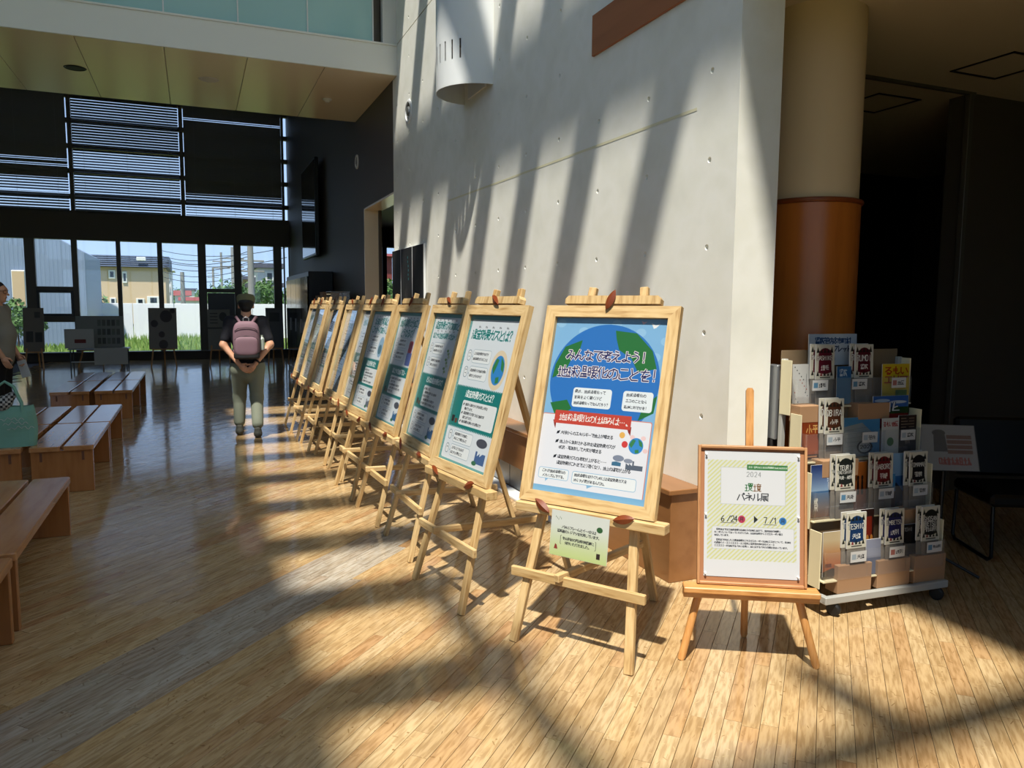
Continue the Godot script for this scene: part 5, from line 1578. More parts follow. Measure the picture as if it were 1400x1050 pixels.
# ---------------------------------------------------------------- people: tapered bones joined smoothly and meshed as surface nets
func flesh(s: Soup, bones: Array, cell: float, k: float) -> void:
	var lo := Vector3.INF
	var hi := -Vector3.INF
	for b in bones:
		var r: float = maxf(b[2], b[3]) + cell * 3 + k
		for p in [b[0], b[1]]:
			lo = lo.min(p - Vector3.ONE * r)
			hi = hi.max(p + Vector3.ONE * r)
	var dim := Vector3i(((hi - lo) / cell).ceil()) + Vector3i.ONE
	var nx := dim.x
	var nxy := dim.x * dim.y
	var field := PackedFloat32Array()
	field.resize(nxy * dim.z)
	field.fill(9.0)
	for b in bones:
		var a: Vector3 = b[0]
		var ab: Vector3 = b[1] - a
		var l2 := maxf(ab.length_squared(), 1e-9)
		var ra: float = b[2]
		var rb: float = b[3]
		var m: float = maxf(ra, rb) + cell * 2.5 + k
		var i0 := Vector3i(((a.min(b[1]) - Vector3.ONE * m - lo) / cell).floor()).clamp(Vector3i.ZERO, dim - Vector3i.ONE)
		var i1 := Vector3i(((a.max(b[1]) + Vector3.ONE * m - lo) / cell).ceil()).clamp(Vector3i.ZERO, dim - Vector3i.ONE)
		for z in range(i0.z, i1.z + 1):
			for y in range(i0.y, i1.y + 1):
				var at := z * nxy + y * nx
				for x in range(i0.x, i1.x + 1):
					var p := lo + Vector3(x, y, z) * cell - a
					var t := clampf(p.dot(ab) / l2, 0.0, 1.0)
					var d := (p - ab * t).length() - lerpf(ra, rb, t)
					var f := field[at + x]
					var h := maxf(k - absf(f - d), 0.0) / k
					field[at + x] = minf(f, d) - h * h * k * 0.25
	var index := {}
	var verts := PackedVector3Array()
	var norms := PackedVector3Array()
	var corner := [0, 1, nx, nx + 1, nxy, nxy + 1, nxy + nx, nxy + nx + 1]
	var offset := [Vector3(0, 0, 0), Vector3(1, 0, 0), Vector3(0, 1, 0), Vector3(1, 1, 0), Vector3(0, 0, 1), Vector3(1, 0, 1), Vector3(0, 1, 1), Vector3(1, 1, 1)]
	var edges := [[0, 1], [2, 3], [4, 5], [6, 7], [0, 2], [1, 3], [4, 6], [5, 7], [0, 4], [1, 5], [2, 6], [3, 7]]
	var reach := cell * 2.0
	for z in dim.z - 1:
		for y in dim.y - 1:
			for x in dim.x - 1:
				var i := z * nxy + y * nx + x
				if absf(field[i]) > reach:
					continue
				var inside := 0
				for c in 8:
					if field[i + corner[c]] < 0.0:
						inside += 1
				if inside == 0 or inside == 8:
					continue
				var sum := Vector3.ZERO
				var n := 0
				for e in edges:
					var f0 := field[i + corner[e[0]]]
					var f1 := field[i + corner[e[1]]]
					if (f0 < 0.0) != (f1 < 0.0):
						sum += offset[e[0]].lerp(offset[e[1]], f0 / (f0 - f1))
						n += 1
				index[i] = verts.size()
				verts.append(lo + (Vector3(x, y, z) + sum / n) * cell)
				var g := Vector3.ZERO
				for c in 8:
					g += (offset[c] * 2.0 - Vector3.ONE) * minf(field[i + corner[c]], 1.0)
				norms.append(g.normalized())
	for i in index:
		for ax in 3:
			var step: int = [1, nx, nxy][ax]
			if (field[i] < 0.0) == (field[i + step] < 0.0):
				continue
			var u: int = [nx, nxy, 1][ax]
			var w: int = [nxy, 1, nx][ax]
			if not (index.has(i - u) and index.has(i - w) and index.has(i - u - w)):
				continue
			var q := [index[i], index[i - u], index[i - u - w], index[i - w]]
			s.sheet(verts[q[0]], verts[q[1]], verts[q[2]], verts[q[3]], norms[q[0]], norms[q[1]], norms[q[2]], norms[q[3]])


func fleshed(bones: Array, cell: float, k := 0.03) -> ArrayMesh:
	var s := Soup.new()
	flesh(s, bones, cell, k)
	return s.mesh()


# a rounded block: |x|^e + |y|^e + |z|^e = 1
func pillow(r: Vector3, e := 4.0, seg := 24) -> ArrayMesh:
	var s := Soup.new()
	var grid := []
	for i in seg + 1:
		var row := []
		for j in seg * 2 + 1:
			var a := PI * i / seg
			var b := PI * j / seg
			var d := Vector3(sin(a) * cos(b), cos(a), sin(a) * sin(b))
			var l := pow(pow(absf(d.x), e) + pow(absf(d.y), e) + pow(absf(d.z), e), -1.0 / e)
			var p := d * l
			var n := Vector3(signf(p.x) * pow(absf(p.x), e - 1) / r.x, signf(p.y) * pow(absf(p.y), e - 1) / r.y, signf(p.z) * pow(absf(p.z), e - 1) / r.z).normalized()
			row.append([p * r, n])
		grid.append(row)
	for i in seg:
		for j in seg * 2:
			var q := [grid[i][j], grid[i][j + 1], grid[i + 1][j + 1], grid[i + 1][j]]
			s.sheet(q[0][0], q[1][0], q[2][0], q[3][0], q[0][1], q[1][1], q[2][1], q[3][1])
	return s.mesh()


# a relaxed hand from the wrist towards `dir`; the palm faces `palm`; curl in radians per joint
func hand_bones(wrist: Vector3, dir: Vector3, palm: Vector3, thumb_side: Vector3, curl: float) -> Array:
	var out := [[wrist, wrist + dir * 0.045, 0.024, 0.026]]
	for f in 4:
		var root := wrist + dir * 0.075 + thumb_side * (0.026 - 0.0175 * f)
		out.append([wrist + dir * 0.03 + thumb_side * (0.018 - 0.012 * f), root, 0.016, 0.0105])
		var l: float = [0.034, 0.038, 0.035, 0.027][f]
		var d := dir
		var p := root
		for j in 3:
			d = (d * cos(curl) + palm * sin(curl)).normalized()
			var q: Vector3 = p + d * l * [1.0, 0.72, 0.6][j]
			out.append([p, q, 0.0095 - 0.0008 * j, 0.0088 - 0.0008 * j])
			p = q
	var t0 := wrist + dir * 0.02 + thumb_side * 0.024
	var t1 := t0 + (dir * 0.7 + thumb_side * 0.7 + palm * 0.2).normalized() * 0.04
	var t2 := t1 + (dir * 0.85 + thumb_side * 0.25 + palm * 0.45).normalized() * 0.036
	out.append([t0, t1, 0.013, 0.0105])
	out.append([t1, t2, 0.0105, 0.0085])
	return out


func head_bones(c: Vector3, fwd: Vector3) -> Array:
	var side := fwd.cross(Vector3.UP).normalized()
	return [[c + Vector3(0, 0.035, 0) - fwd * 0.02, c + Vector3(0, 0.025, 0) + fwd * 0.025, 0.088, 0.080], [c + Vector3(0, -0.03, 0) + fwd * 0.03, c + Vector3(0, -0.085, 0) + fwd * 0.05, 0.068, 0.04],
		[c + fwd * 0.095 + Vector3(0, 0.005, 0), c + fwd * 0.117 + Vector3(0, -0.026, 0), 0.008, 0.013], [c + side * 0.078 + Vector3(0, 0.012, 0), c + side * 0.084 + Vector3(0, -0.028, 0) - fwd * 0.004, 0.014, 0.010], [c - side * 0.078 + Vector3(0, 0.012, 0), c - side * 0.084 + Vector3(0, -0.028, 0) - fwd * 0.004, 0.014, 0.010],
		[c + fwd * 0.085 + Vector3(0, 0.035, 0) + side * 0.03, c + fwd * 0.085 + Vector3(0, 0.035, 0) - side * 0.03, 0.012, 0.012], [c + fwd * 0.088 + Vector3(0, -0.055, 0) + side * 0.014, c + fwd * 0.088 + Vector3(0, -0.055, 0) - side * 0.014, 0.009, 0.009], [c + Vector3(0, -0.06, 0) - fwd * 0.02, c + Vector3(0, -0.16, 0) - fwd * 0.03, 0.058, 0.062]]


func build_people() -> void:
	var skin := plain("skin", Color(0.78, 0.58, 0.46), 0.5)
	var navy := plain("navy_cloth", Color(0.055, 0.06, 0.10), 0.9)
	var sage := plain("sage_cloth", Color(0.45, 0.47, 0.41), 0.85)
	var cap_m := plain("cap_cloth", Color(0.40, 0.40, 0.29), 0.9)
	var hair := plain("hair", Color(0.06, 0.05, 0.045), 0.6)
	var mauve := plain("mauve_cloth", Color(0.47, 0.36, 0.40), 0.75)
	var dark_trim := plain("dark_trim", Color(0.10, 0.09, 0.10), 0.7)
	var shoe := plain("shoe_grey", Color(0.24, 0.24, 0.21), 0.8)
	var fw := Vector3(0, 0, -1)
	# ---- walking away, hands clasped behind the back
	var man := thing("person", "person in navy shirt, olive cap and sage trousers walking with hands clasped behind", "person", Vector3(0.575, 0, -9.72), -0.08)
	var body := Soup.new()
	var sh_l := Vector3(-0.185, 1.385, 0.0)
	var sh_r := Vector3(0.185, 1.385, 0.0)
	var el_l := Vector3(-0.265, 1.115, 0.075)
	var el_r := Vector3(0.265, 1.115, 0.075)
	var wr_l := Vector3(-0.088, 0.885, 0.175)
	var wr_r := Vector3(0.088, 0.885, 0.18)
	flesh(body, [[Vector3(0, 1.0, 0), Vector3(0, 1.30, 0.01), 0.12, 0.13], [Vector3(0, 1.30, 0), Vector3(0, 1.43, 0.01), 0.10, 0.065], [Vector3(0, 1.40, 0.01), Vector3(0, 1.48, -0.01), 0.062, 0.056],
		[Vector3(-0.1, 1.38, 0), sh_l, 0.06, 0.055], [Vector3(0.1, 1.38, 0), sh_r, 0.06, 0.055], [sh_l, el_l, 0.050, 0.041], [el_l, wr_l, 0.042, 0.027], [sh_r, el_r, 0.050, 0.041], [el_r, wr_r, 0.042, 0.027],
		[Vector3(-0.085, 0.86, 0), Vector3(-0.10, 0.47, -0.12), 0.07, 0.05], [Vector3(0.085, 0.86, 0), Vector3(0.09, 0.47, 0.02), 0.07, 0.05], [Vector3(-0.10, 0.47, -0.12), Vector3(-0.115, 0.10, -0.10), 0.05, 0.035], [Vector3(0.09, 0.47, 0.02), Vector3(0.10, 0.10, 0.16), 0.05, 0.035], [Vector3(0, 0.92, 0), Vector3(0, 1.05, 0), 0.11, 0.11]], 0.013, 0.03)
	flesh(body, head_bones(Vector3(0, 1.585, -0.02), fw), 0.006, 0.02)
	flesh(body, hand_bones(wr_l, Vector3(0.72, -0.66, 0.2).normalized(), Vector3(0.3, 0.2, -0.9).normalized(), Vector3(0.66, 0.72, 0).normalized(), 0.35), 0.005, 0.008)
	flesh(body, hand_bones(wr_r, Vector3(-0.66, -0.74, 0.1).normalized(), Vector3(-0.3, 0.2, -0.9).normalized(), Vector3(-0.74, 0.66, 0).normalized(), 0.42), 0.005, 0.008)
	part(man, "body", body.mesh(), skin)
	part(man, "shirt", fleshed([[Vector3(0, 0.90, 0), Vector3(0, 1.18, 0.0), 0.152, 0.150], [Vector3(-0.05, 1.18, 0), Vector3(-0.07, 1.34, 0.005), 0.135, 0.115], [Vector3(0.05, 1.18, 0), Vector3(0.07, 1.34, 0.005), 0.135, 0.115], [Vector3(-0.06, 0.90, 0), Vector3(0.06, 0.90, 0), 0.135, 0.135], [Vector3(0, 1.36, 0.0), Vector3(0, 1.425, 0.0), 0.10, 0.072],
		[Vector3(-0.09, 1.38, 0), sh_l, 0.078, 0.072], [Vector3(0.09, 1.38, 0), sh_r, 0.078, 0.072], [sh_l, sh_l.lerp(el_l, 0.74), 0.066, 0.060], [sh_r, sh_r.lerp(el_r, 0.74), 0.066, 0.060]], 0.013, 0.04), navy)
	part(man, "trousers", fleshed([[Vector3(-0.06, 0.86, 0), Vector3(0.06, 0.86, 0), 0.140, 0.140], [Vector3(-0.09, 0.80, 0.01), Vector3(-0.105, 0.47, -0.12), 0.106, 0.076], [Vector3(0.09, 0.80, 0.01), Vector3(0.095, 0.47, 0.02), 0.106, 0.076], [Vector3(-0.105, 0.47, -0.12), Vector3(-0.115, 0.165, -0.10), 0.076, 0.066], [Vector3(0.095, 0.47, 0.02), Vector3(0.10, 0.165, 0.16), 0.076, 0.066], [Vector3(0, 0.86, 0), Vector3(0, 0.76, 0.03), 0.12, 0.10]], 0.013, 0.035), sage)
	for q in [Vector3(-0.115, 0, -0.10), Vector3(0.10, 0, 0.16)]:
		part(man, "shoe", fleshed([[q + Vector3(0, 0.047, 0.045), q + Vector3(0, 0.043, -0.12), 0.045, 0.040], [q + Vector3(0, 0.10, 0.03), q + Vector3(0, 0.05, 0.02), 0.042, 0.046], [q + Vector3(0, 0.034, -0.13), q + Vector3(0, 0.034, -0.15), 0.032, 0.028]], 0.009, 0.02), shoe)
	part(man, "hair", fleshed([[Vector3(0, 1.605, 0.018), Vector3(0, 1.555, 0.028), 0.084, 0.062], [Vector3(0, 1.62, 0.0), Vector3(0, 1.62, -0.02), 0.092, 0.086]], 0.008, 0.02), hair)
	var cap := Soup.new()
	cap.lathe([Vector2(0.100, 1.612), Vector2(0.107, 1.618), Vector2(0.112, 1.655), Vector2(0.108, 1.695), Vector2(0.090, 1.716), Vector2(0.05, 1.724), Vector2(0, 1.727)], 28, 0, TAU, Transform3D(Basis(Vector3.RIGHT, -0.06).scaled(Vector3(0.95, 1, 1.06)), Vector3(0, 0.0, 0.08)))
	var brim := PackedVector2Array()
	for i in 13:
		var ang := PI * i / 12
		brim.append(Vector2(cos(ang) * 0.088, sin(ang) * 0.075 + 0.07))
	cap.prism(brim, 0.008, Transform3D(Basis(Vector3.RIGHT, -PI / 2 - 0.15), Vector3(0, 1.618, -0.03)))
	part(man, "cap", cap.mesh(), cap_m)
	var watch := Soup.new()
	watch.lathe([Vector2(0.0285, -0.012), Vector2(0.033, -0.011), Vector2(0.033, 0.011), Vector2(0.0285, 0.012)], 20, 0, TAU, Transform3D(Basis(Quaternion(Vector3.UP, (wr_r - el_r).normalized())), wr_r.lerp(el_r, 0.14)))
	part(man, "watch_band", watch.mesh(), dark_trim)
	# ---- the backpack on that back
	var pack := thing("backpack", "mauve backpack with a dark base worn by the walking person", "backpack", man.transform * Vector3(0, 0.97, 0.235), -0.08)
	part(pack, "main_bag", pillow(Vector3(0.150, 0.215, 0.085), 3.6), mauve, Transform3D(Basis(), Vector3(0, 0.215, 0)))
	part(pack, "front_pocket", pillow(Vector3(0.130, 0.115, 0.045), 4.0), mauve, Transform3D(Basis(), Vector3(0, 0.135, 0.075)))
	part(pack, "base", pillow(Vector3(0.145, 0.045, 0.10), 4.5), dark_trim, Transform3D(Basis(), Vector3(0, 0.028, 0.012)))
	for y in [0.245, 0.345]:
		var zip := Soup.new()
		zip.tube([Vector3(-0.128, y - 0.03, 0.074), Vector3(-0.09, y, 0.088), Vector3(0, y + 0.012, 0.09), Vector3(0.09, y, 0.088), Vector3(0.128, y - 0.03, 0.074)], [0.004], 6)
		part(pack, "zip", zip.mesh(), dark_trim)
	var loop := Soup.new()
	loop.tube([Vector3(-0.03, 0.42, -0.02), Vector3(-0.03, 0.462, -0.02), Vector3(0, 0.478, -0.02), Vector3(0.03, 0.462, -0.02), Vector3(0.03, 0.42, -0.02)], [0.007], 8)
	part(pack, "grab_loop", loop.mesh(), M.steel_grey)
	for q in [-1.0, 1.0]:
		var strap := Soup.new()
		strap.tube([Vector3(q * 0.06, 0.40, -0.04), Vector3(q * 0.11, 0.475, -0.13), Vector3(q * 0.125, 0.465, -0.24), Vector3(q * 0.13, 0.36, -0.345), Vector3(q * 0.145, 0.20, -0.36), Vector3(q * 0.15, 0.08, -0.26), Vector3(q * 0.13, 0.06, -0.06)], [0.017], 8)
		part(pack, "shoulder_strap", strap.mesh(), mauve)
	var flask := Soup.new()
	flask.lathe([Vector2(0, 0), Vector2(0.028, 0), Vector2(0.03, 0.02), Vector2(0.03, 0.13), Vector2(0.014, 0.155), Vector2(0.014, 0.175), Vector2(0, 0.175)], 16)
	single("water_bottle", flask.mesh(), plain("bottle_plastic", Color(0.62, 0.66, 0.62), 0.15), "small pale plastic bottle in the side pocket of the backpack", "bottle", man.transform * Transform3D(Basis(), Vector3(0.172, 1.06, 0.215)))
	# ---- standing at the benches, turned to the easels
	var o := thing("person", "person in a grey T-shirt, glasses and black trousers standing behind the benches", "person", Vector3(-2.16, 0, -10.62), -PI / 2 - 0.15)
	body = Soup.new()
	var a_l := Vector3(-0.20, 1.50, 0.0)
	var a_r := Vector3(0.20, 1.50, 0.0)
	var e_l := Vector3(-0.265, 1.20, 0.0)
	var e_r := Vector3(0.265, 1.20, 0.0)
	var w_l := Vector3(-0.225, 0.97, -0.13)
	var w_r := Vector3(0.225, 0.97, -0.13)
	flesh(body, [[Vector3(0, 1.05, -0.01), Vector3(0, 1.42, 0), 0.14, 0.14], [Vector3(0, 1.42, 0), Vector3(0, 1.54, 0), 0.11, 0.07], [Vector3(0, 1.52, 0), Vector3(0, 1.62, -0.02), 0.066, 0.06], [Vector3(-0.1, 1.49, 0), a_l, 0.065, 0.06], [Vector3(0.1, 1.49, 0), a_r, 0.065, 0.06], [a_l, e_l, 0.056, 0.046], [e_l, w_l, 0.046, 0.03], [a_r, e_r, 0.056, 0.046], [e_r, w_r, 0.046, 0.03],
		[Vector3(-0.1, 0.92, 0), Vector3(-0.11, 0.5, 0.01), 0.08, 0.055], [Vector3(0.1, 0.92, 0), Vector3(0.11, 0.5, 0.01), 0.08, 0.055], [Vector3(-0.11, 0.5, 0.01), Vector3(-0.12, 0.1, 0.03), 0.055, 0.04], [Vector3(0.11, 0.5, 0.01), Vector3(0.12, 0.1, 0.03), 0.055, 0.04], [Vector3(0, 0.95, 0), Vector3(0, 1.1, 0), 0.13, 0.13]], 0.014, 0.03)
	flesh(body, head_bones(Vector3(0, 1.715, -0.03), fw), 0.006, 0.02)
	flesh(body, hand_bones(w_l, Vector3(0.05, -0.9, -0.4).normalized(), Vector3(0.9, 0, 0.1).normalized(), Vector3(0, 0.4, -0.9).normalized(), 0.3), 0.005, 0.008)
	flesh(body, hand_bones(w_r, Vector3(-0.05, -0.9, -0.4).normalized(), Vector3(-0.9, 0, 0.1).normalized(), Vector3(0, 0.4, -0.9).normalized(), 0.3), 0.005, 0.008)
	part(o, "body", body.mesh(), skin)
	var tee := plain("tee_cloth", Color(0.50, 0.49, 0.45), 0.9)
	part(o, "shirt", fleshed([[Vector3(0, 0.95, -0.01), Vector3(0, 1.22, -0.03), 0.155, 0.168], [Vector3(0, 1.22, -0.03), Vector3(0, 1.42, -0.01), 0.165, 0.135], [Vector3(-0.08, 1.0, 0), Vector3(0.08, 1.0, 0), 0.14, 0.14], [Vector3(-0.08, 1.40, 0), Vector3(0.08, 1.40, 0), 0.12, 0.12], [Vector3(0, 1.45, 0), Vector3(0, 1.53, 0), 0.11, 0.082], [Vector3(-0.1, 1.49, 0), a_l, 0.085, 0.082], [Vector3(0.1, 1.49, 0), a_r, 0.085, 0.082], [a_l, a_l.lerp(e_l, 0.75), 0.08, 0.082], [a_r, a_r.lerp(e_r, 0.75), 0.08, 0.082]], 0.014, 0.04), tee)
	part(o, "trousers", fleshed([[Vector3(-0.07, 0.93, 0), Vector3(0.07, 0.93, 0), 0.15, 0.15], [Vector3(-0.1, 0.87, 0), Vector3(-0.11, 0.5, 0.01), 0.115, 0.085], [Vector3(0.1, 0.87, 0), Vector3(0.11, 0.5, 0.01), 0.115, 0.085], [Vector3(-0.11, 0.5, 0.01), Vector3(-0.12, 0.11, 0.03), 0.085, 0.07], [Vector3(0.11, 0.5, 0.01), Vector3(0.12, 0.11, 0.03), 0.085, 0.07]], 0.014, 0.035), plain("black_cloth", Color(0.035, 0.035, 0.04), 0.85))
	for q in [Vector3(-0.12, 0, 0.03), Vector3(0.12, 0, 0.03)]:
		part(o, "shoe", fleshed([[q + Vector3(0, 0.047, 0.045), q + Vector3(0, 0.043, -0.13), 0.046, 0.042], [q + Vector3(0, 0.10, 0.03), q + Vector3(0, 0.05, 0.02), 0.044, 0.048]], 0.010, 0.02), dark_trim)
	part(o, "hair", fleshed([[Vector3(0, 1.775, 0.0), Vector3(0, 1.765, -0.03), 0.092, 0.085], [Vector3(0, 1.71, 0.03), Vector3(0, 1.66, 0.04), 0.082, 0.06]], 0.008, 0.02), hair)
	var gl := Soup.new()
	for q in [-1.0, 1.0]:
		gl.tube([Vector3(q * 0.012, 1.732, -0.135), Vector3(q * 0.04, 1.745, -0.132), Vector3(q * 0.066, 1.732, -0.118), Vector3(q * 0.062, 1.706, -0.12), Vector3(q * 0.03, 1.70, -0.132), Vector3(q * 0.012, 1.715, -0.135), Vector3(q * 0.012, 1.732, -0.135)], [0.003], 6)
		gl.tube([Vector3(q * 0.066, 1.732, -0.118), Vector3(q * 0.088, 1.732, -0.03)], [0.003], 6)
	part(o, "glasses", gl.mesh(), dark_trim)
	# a folded pamphlet in the hand
	single("pamphlet", box_mesh(Vector3(0.1, 0.21, 0.006), 0.001), M.paper, "pale folded pamphlet in the hand of the person in grey", "pamphlet", o.transform * Transform3D(Basis(Vector3.UP, PI / 2) * Basis(Vector3.BACK, 0.25), Vector3(-0.19, 0.80, -0.20)))
	# ---- teal tote with a checked garment in it
	var tote := thing("tote_bag", "pale teal cloth tote bag with white writing on the bench", "bag", Vector3(-1.475, 0.401, -7.42), 0.12)
	var teal_m := plain("tote_cloth", Color(0.44, 0.62, 0.55), 0.85)
	var bag := Soup.new()
	var rings := []
	for i in 9:
		var t := i / 8.0
		var ring := []
		for j in 28:
			var a := TAU * j / 28
			var w := 0.205 + 0.018 * sin(PI * t) - 0.01 * t
			var d := lerpf(0.075, 0.035, t * t)
			var e := pow(pow(absf(cos(a)), 3.2) + pow(absf(sin(a)), 3.2), -1.0 / 3.2)
			ring.append(Vector3(cos(a) * e * w, t * 0.34 + 0.006 * sin(a * 3 + 1.3) * t, sin(a) * e * d + 0.008 * sin(a * 2 + t * 7)))
		rings.append(ring)
	for i in 8:
		for j in 28:
			var k := (j + 1) % 28
			bag.quad(rings[i][j], rings[i][k], rings[i + 1][k], rings[i + 1][j], (rings[i][j] - Vector3(0, rings[i][j].y, 0)))
	for j in 28:
		bag.flat(rings[0][j], rings[0][(j + 1) % 28], Vector3(0, 0, 0), Vector3.DOWN)
	part(tote, "cloth_body", bag.mesh(), teal_m)
	for z in [-0.034, 0.034]:
		var h := Soup.new()
		h.tube([Vector3(-0.10, 0.26, z * 1.25), Vector3(-0.10, 0.36, z * 1.15), Vector3(-0.06, 0.50, z * 0.6), Vector3(0.0, 0.545, z * 0.4), Vector3(0.06, 0.50, z * 0.6), Vector3(0.11, 0.36, z * 1.15), Vector3(0.11, 0.26, z * 1.25)], [0.011], 8)
		part(tote, "handle", h.mesh(), teal_m)
	for e in [[0.20, 0.018], [0.235, -0.01], [0.16, 0.06]]:
		var wr := Soup.new()
		var pts := []
		for i in 22:
			pts.append(Vector3(-0.13 + i * 0.0125 + e[1], e[0] + 0.012 * sin(i * 1.7) + 0.006 * sin(i * 0.6), 0.0755 - 0.012 * pow(i / 21.0 * 2 - 1, 2) - 0.008))
		wr.tube(pts, [0.0022], 5)
		part(tote, "script_line", wr.mesh(), M.paper)
	var chk := canvas(96, 96, Color(0.88, 0.87, 0.84))
	for i in 12:
		for j in 12:
			if (i + j) % 2:
				chk.rect(i * 8, j * 8, 8, 8, Color(0.09, 0.09, 0.10))
	var chk_m := chk.material(0.9)
	chk_m.texture_repeat = true
	chk_m.uv1_triplanar = true
	chk_m.uv1_scale = Vector3.ONE * 4.5
	single("checked_garment", fleshed([[Vector3(-0.16, 0.30, 0), Vector3(-0.02, 0.36, 0.0), 0.05, 0.06], [Vector3(-0.02, 0.36, 0), Vector3(0.05, 0.43, -0.01), 0.06, 0.03], [Vector3(-0.2, 0.42, 0), Vector3(-0.12, 0.34, 0), 0.07, 0.06]], 0.012, 0.03), chk_m, "black and white checked garment stuffed in the teal tote bag", "garment", Transform3D(Basis(Vector3.UP, 0.12), Vector3(-1.475, 0.401, -7.42)))


# ---------------------------------------------------------------- positions read from the photograph: the point of the plane z that the pixel (u, v) shows
func at(u: float, v: float, z: float) -> Vector3:
	var b := Basis.from_euler(Vector3(deg_to_rad(-5.868), deg_to_rad(-22.61), deg_to_rad(0.384)))
	var d := b * Vector3((u - 700.0) / 1040.0, -(v - 525.0) / 1040.0, -1.0)
	return Vector3(0, 1.6, 0) + d * (z / d.z)


func tree_mesh(h: float, w: float, sd: int, leaves: int) -> ArrayMesh:
	var s := Soup.new()
	s.tinted = true
	var r := RandomNumberGenerator.new()
	r.seed = sd
	var blobs := []
	for i in 7:
		blobs.append([Vector3(r.randfn(0, w * 0.28), h * (0.45 + 0.45 * r.randf()), r.randfn(0, w * 0.28)), w * r.randf_range(0.22, 0.36)])
	for i in leaves:
		var b: Array = blobs[r.randi() % 7]
		var d := Vector3(r.randfn(), r.randfn(), r.randfn()).normalized()
		var p: Vector3 = b[0] + d * b[1] * r.randf_range(0.6, 1.05)
		var u := Vector3(r.randfn(), r.randfn(), r.randfn()).normalized()
		var v := d.cross(u).normalized()
		var k := h * r.randf_range(0.03, 0.055)
		s.tint = [Color(0.06, 0.14, 0.03), Color(0.09, 0.19, 0.04), Color(0.12, 0.24, 0.06), Color(0.05, 0.11, 0.03)][r.randi() % 4]
		s.flat(p - u * k, p + u * k, p + v * k * 1.4, d)
	return s.mesh()


func house(called: String, label: String, z: float, u0: float, u1: float, v_eave: float, v_ridge: float, wall_m: Material, roof_m: Material, deep := 8.0, win := []) -> Node3D:
	var a := at(u0, v_eave, z)
	var b := at(u1, v_eave, z)
	var top := at(u0, v_ridge, z).y
	var w := b.x - a.x
	var t := thing(called, label, "house", Vector3((a.x + b.x) / 2, -0.1, z))
	var h := a.y + 0.1
	block(t, "wall", Vector3(w, h, deep), Vector3(0, h / 2, -deep / 2), wall_m, 0.02)
	var rise := top - a.y
	var s := Soup.new()
	s.prism(PackedVector2Array([Vector2(-deep / 2 - 0.4, 0), Vector2(deep / 2 + 0.4, 0), Vector2(deep / 2 - 0.6, rise), Vector2(-deep / 2 + 0.6, rise)]), w + 0.6, Transform3D(Basis(Vector3.UP, PI / 2), Vector3(0, h, -deep / 2)))
	part(t, "roof", s.mesh(), roof_m)
	for q in win:
		var p := at(q[0], q[1], z)
		var p2 := at(q[2], q[3], z)
		var size := Vector3(p2.x - p.x, p.y - p2.y, 0.12)
		var c := (p + p2) / 2 - t.position + Vector3(0, 0, 0.05)
		var f := block(t, "window_frame", size, c, M.house_white, 0.02)
		block(f, "window_pane", Vector3(size.x * 0.52, size.y * 0.64, 0.03), Vector3(0, 0, 0.06), M.house_glass, 0)
	return t


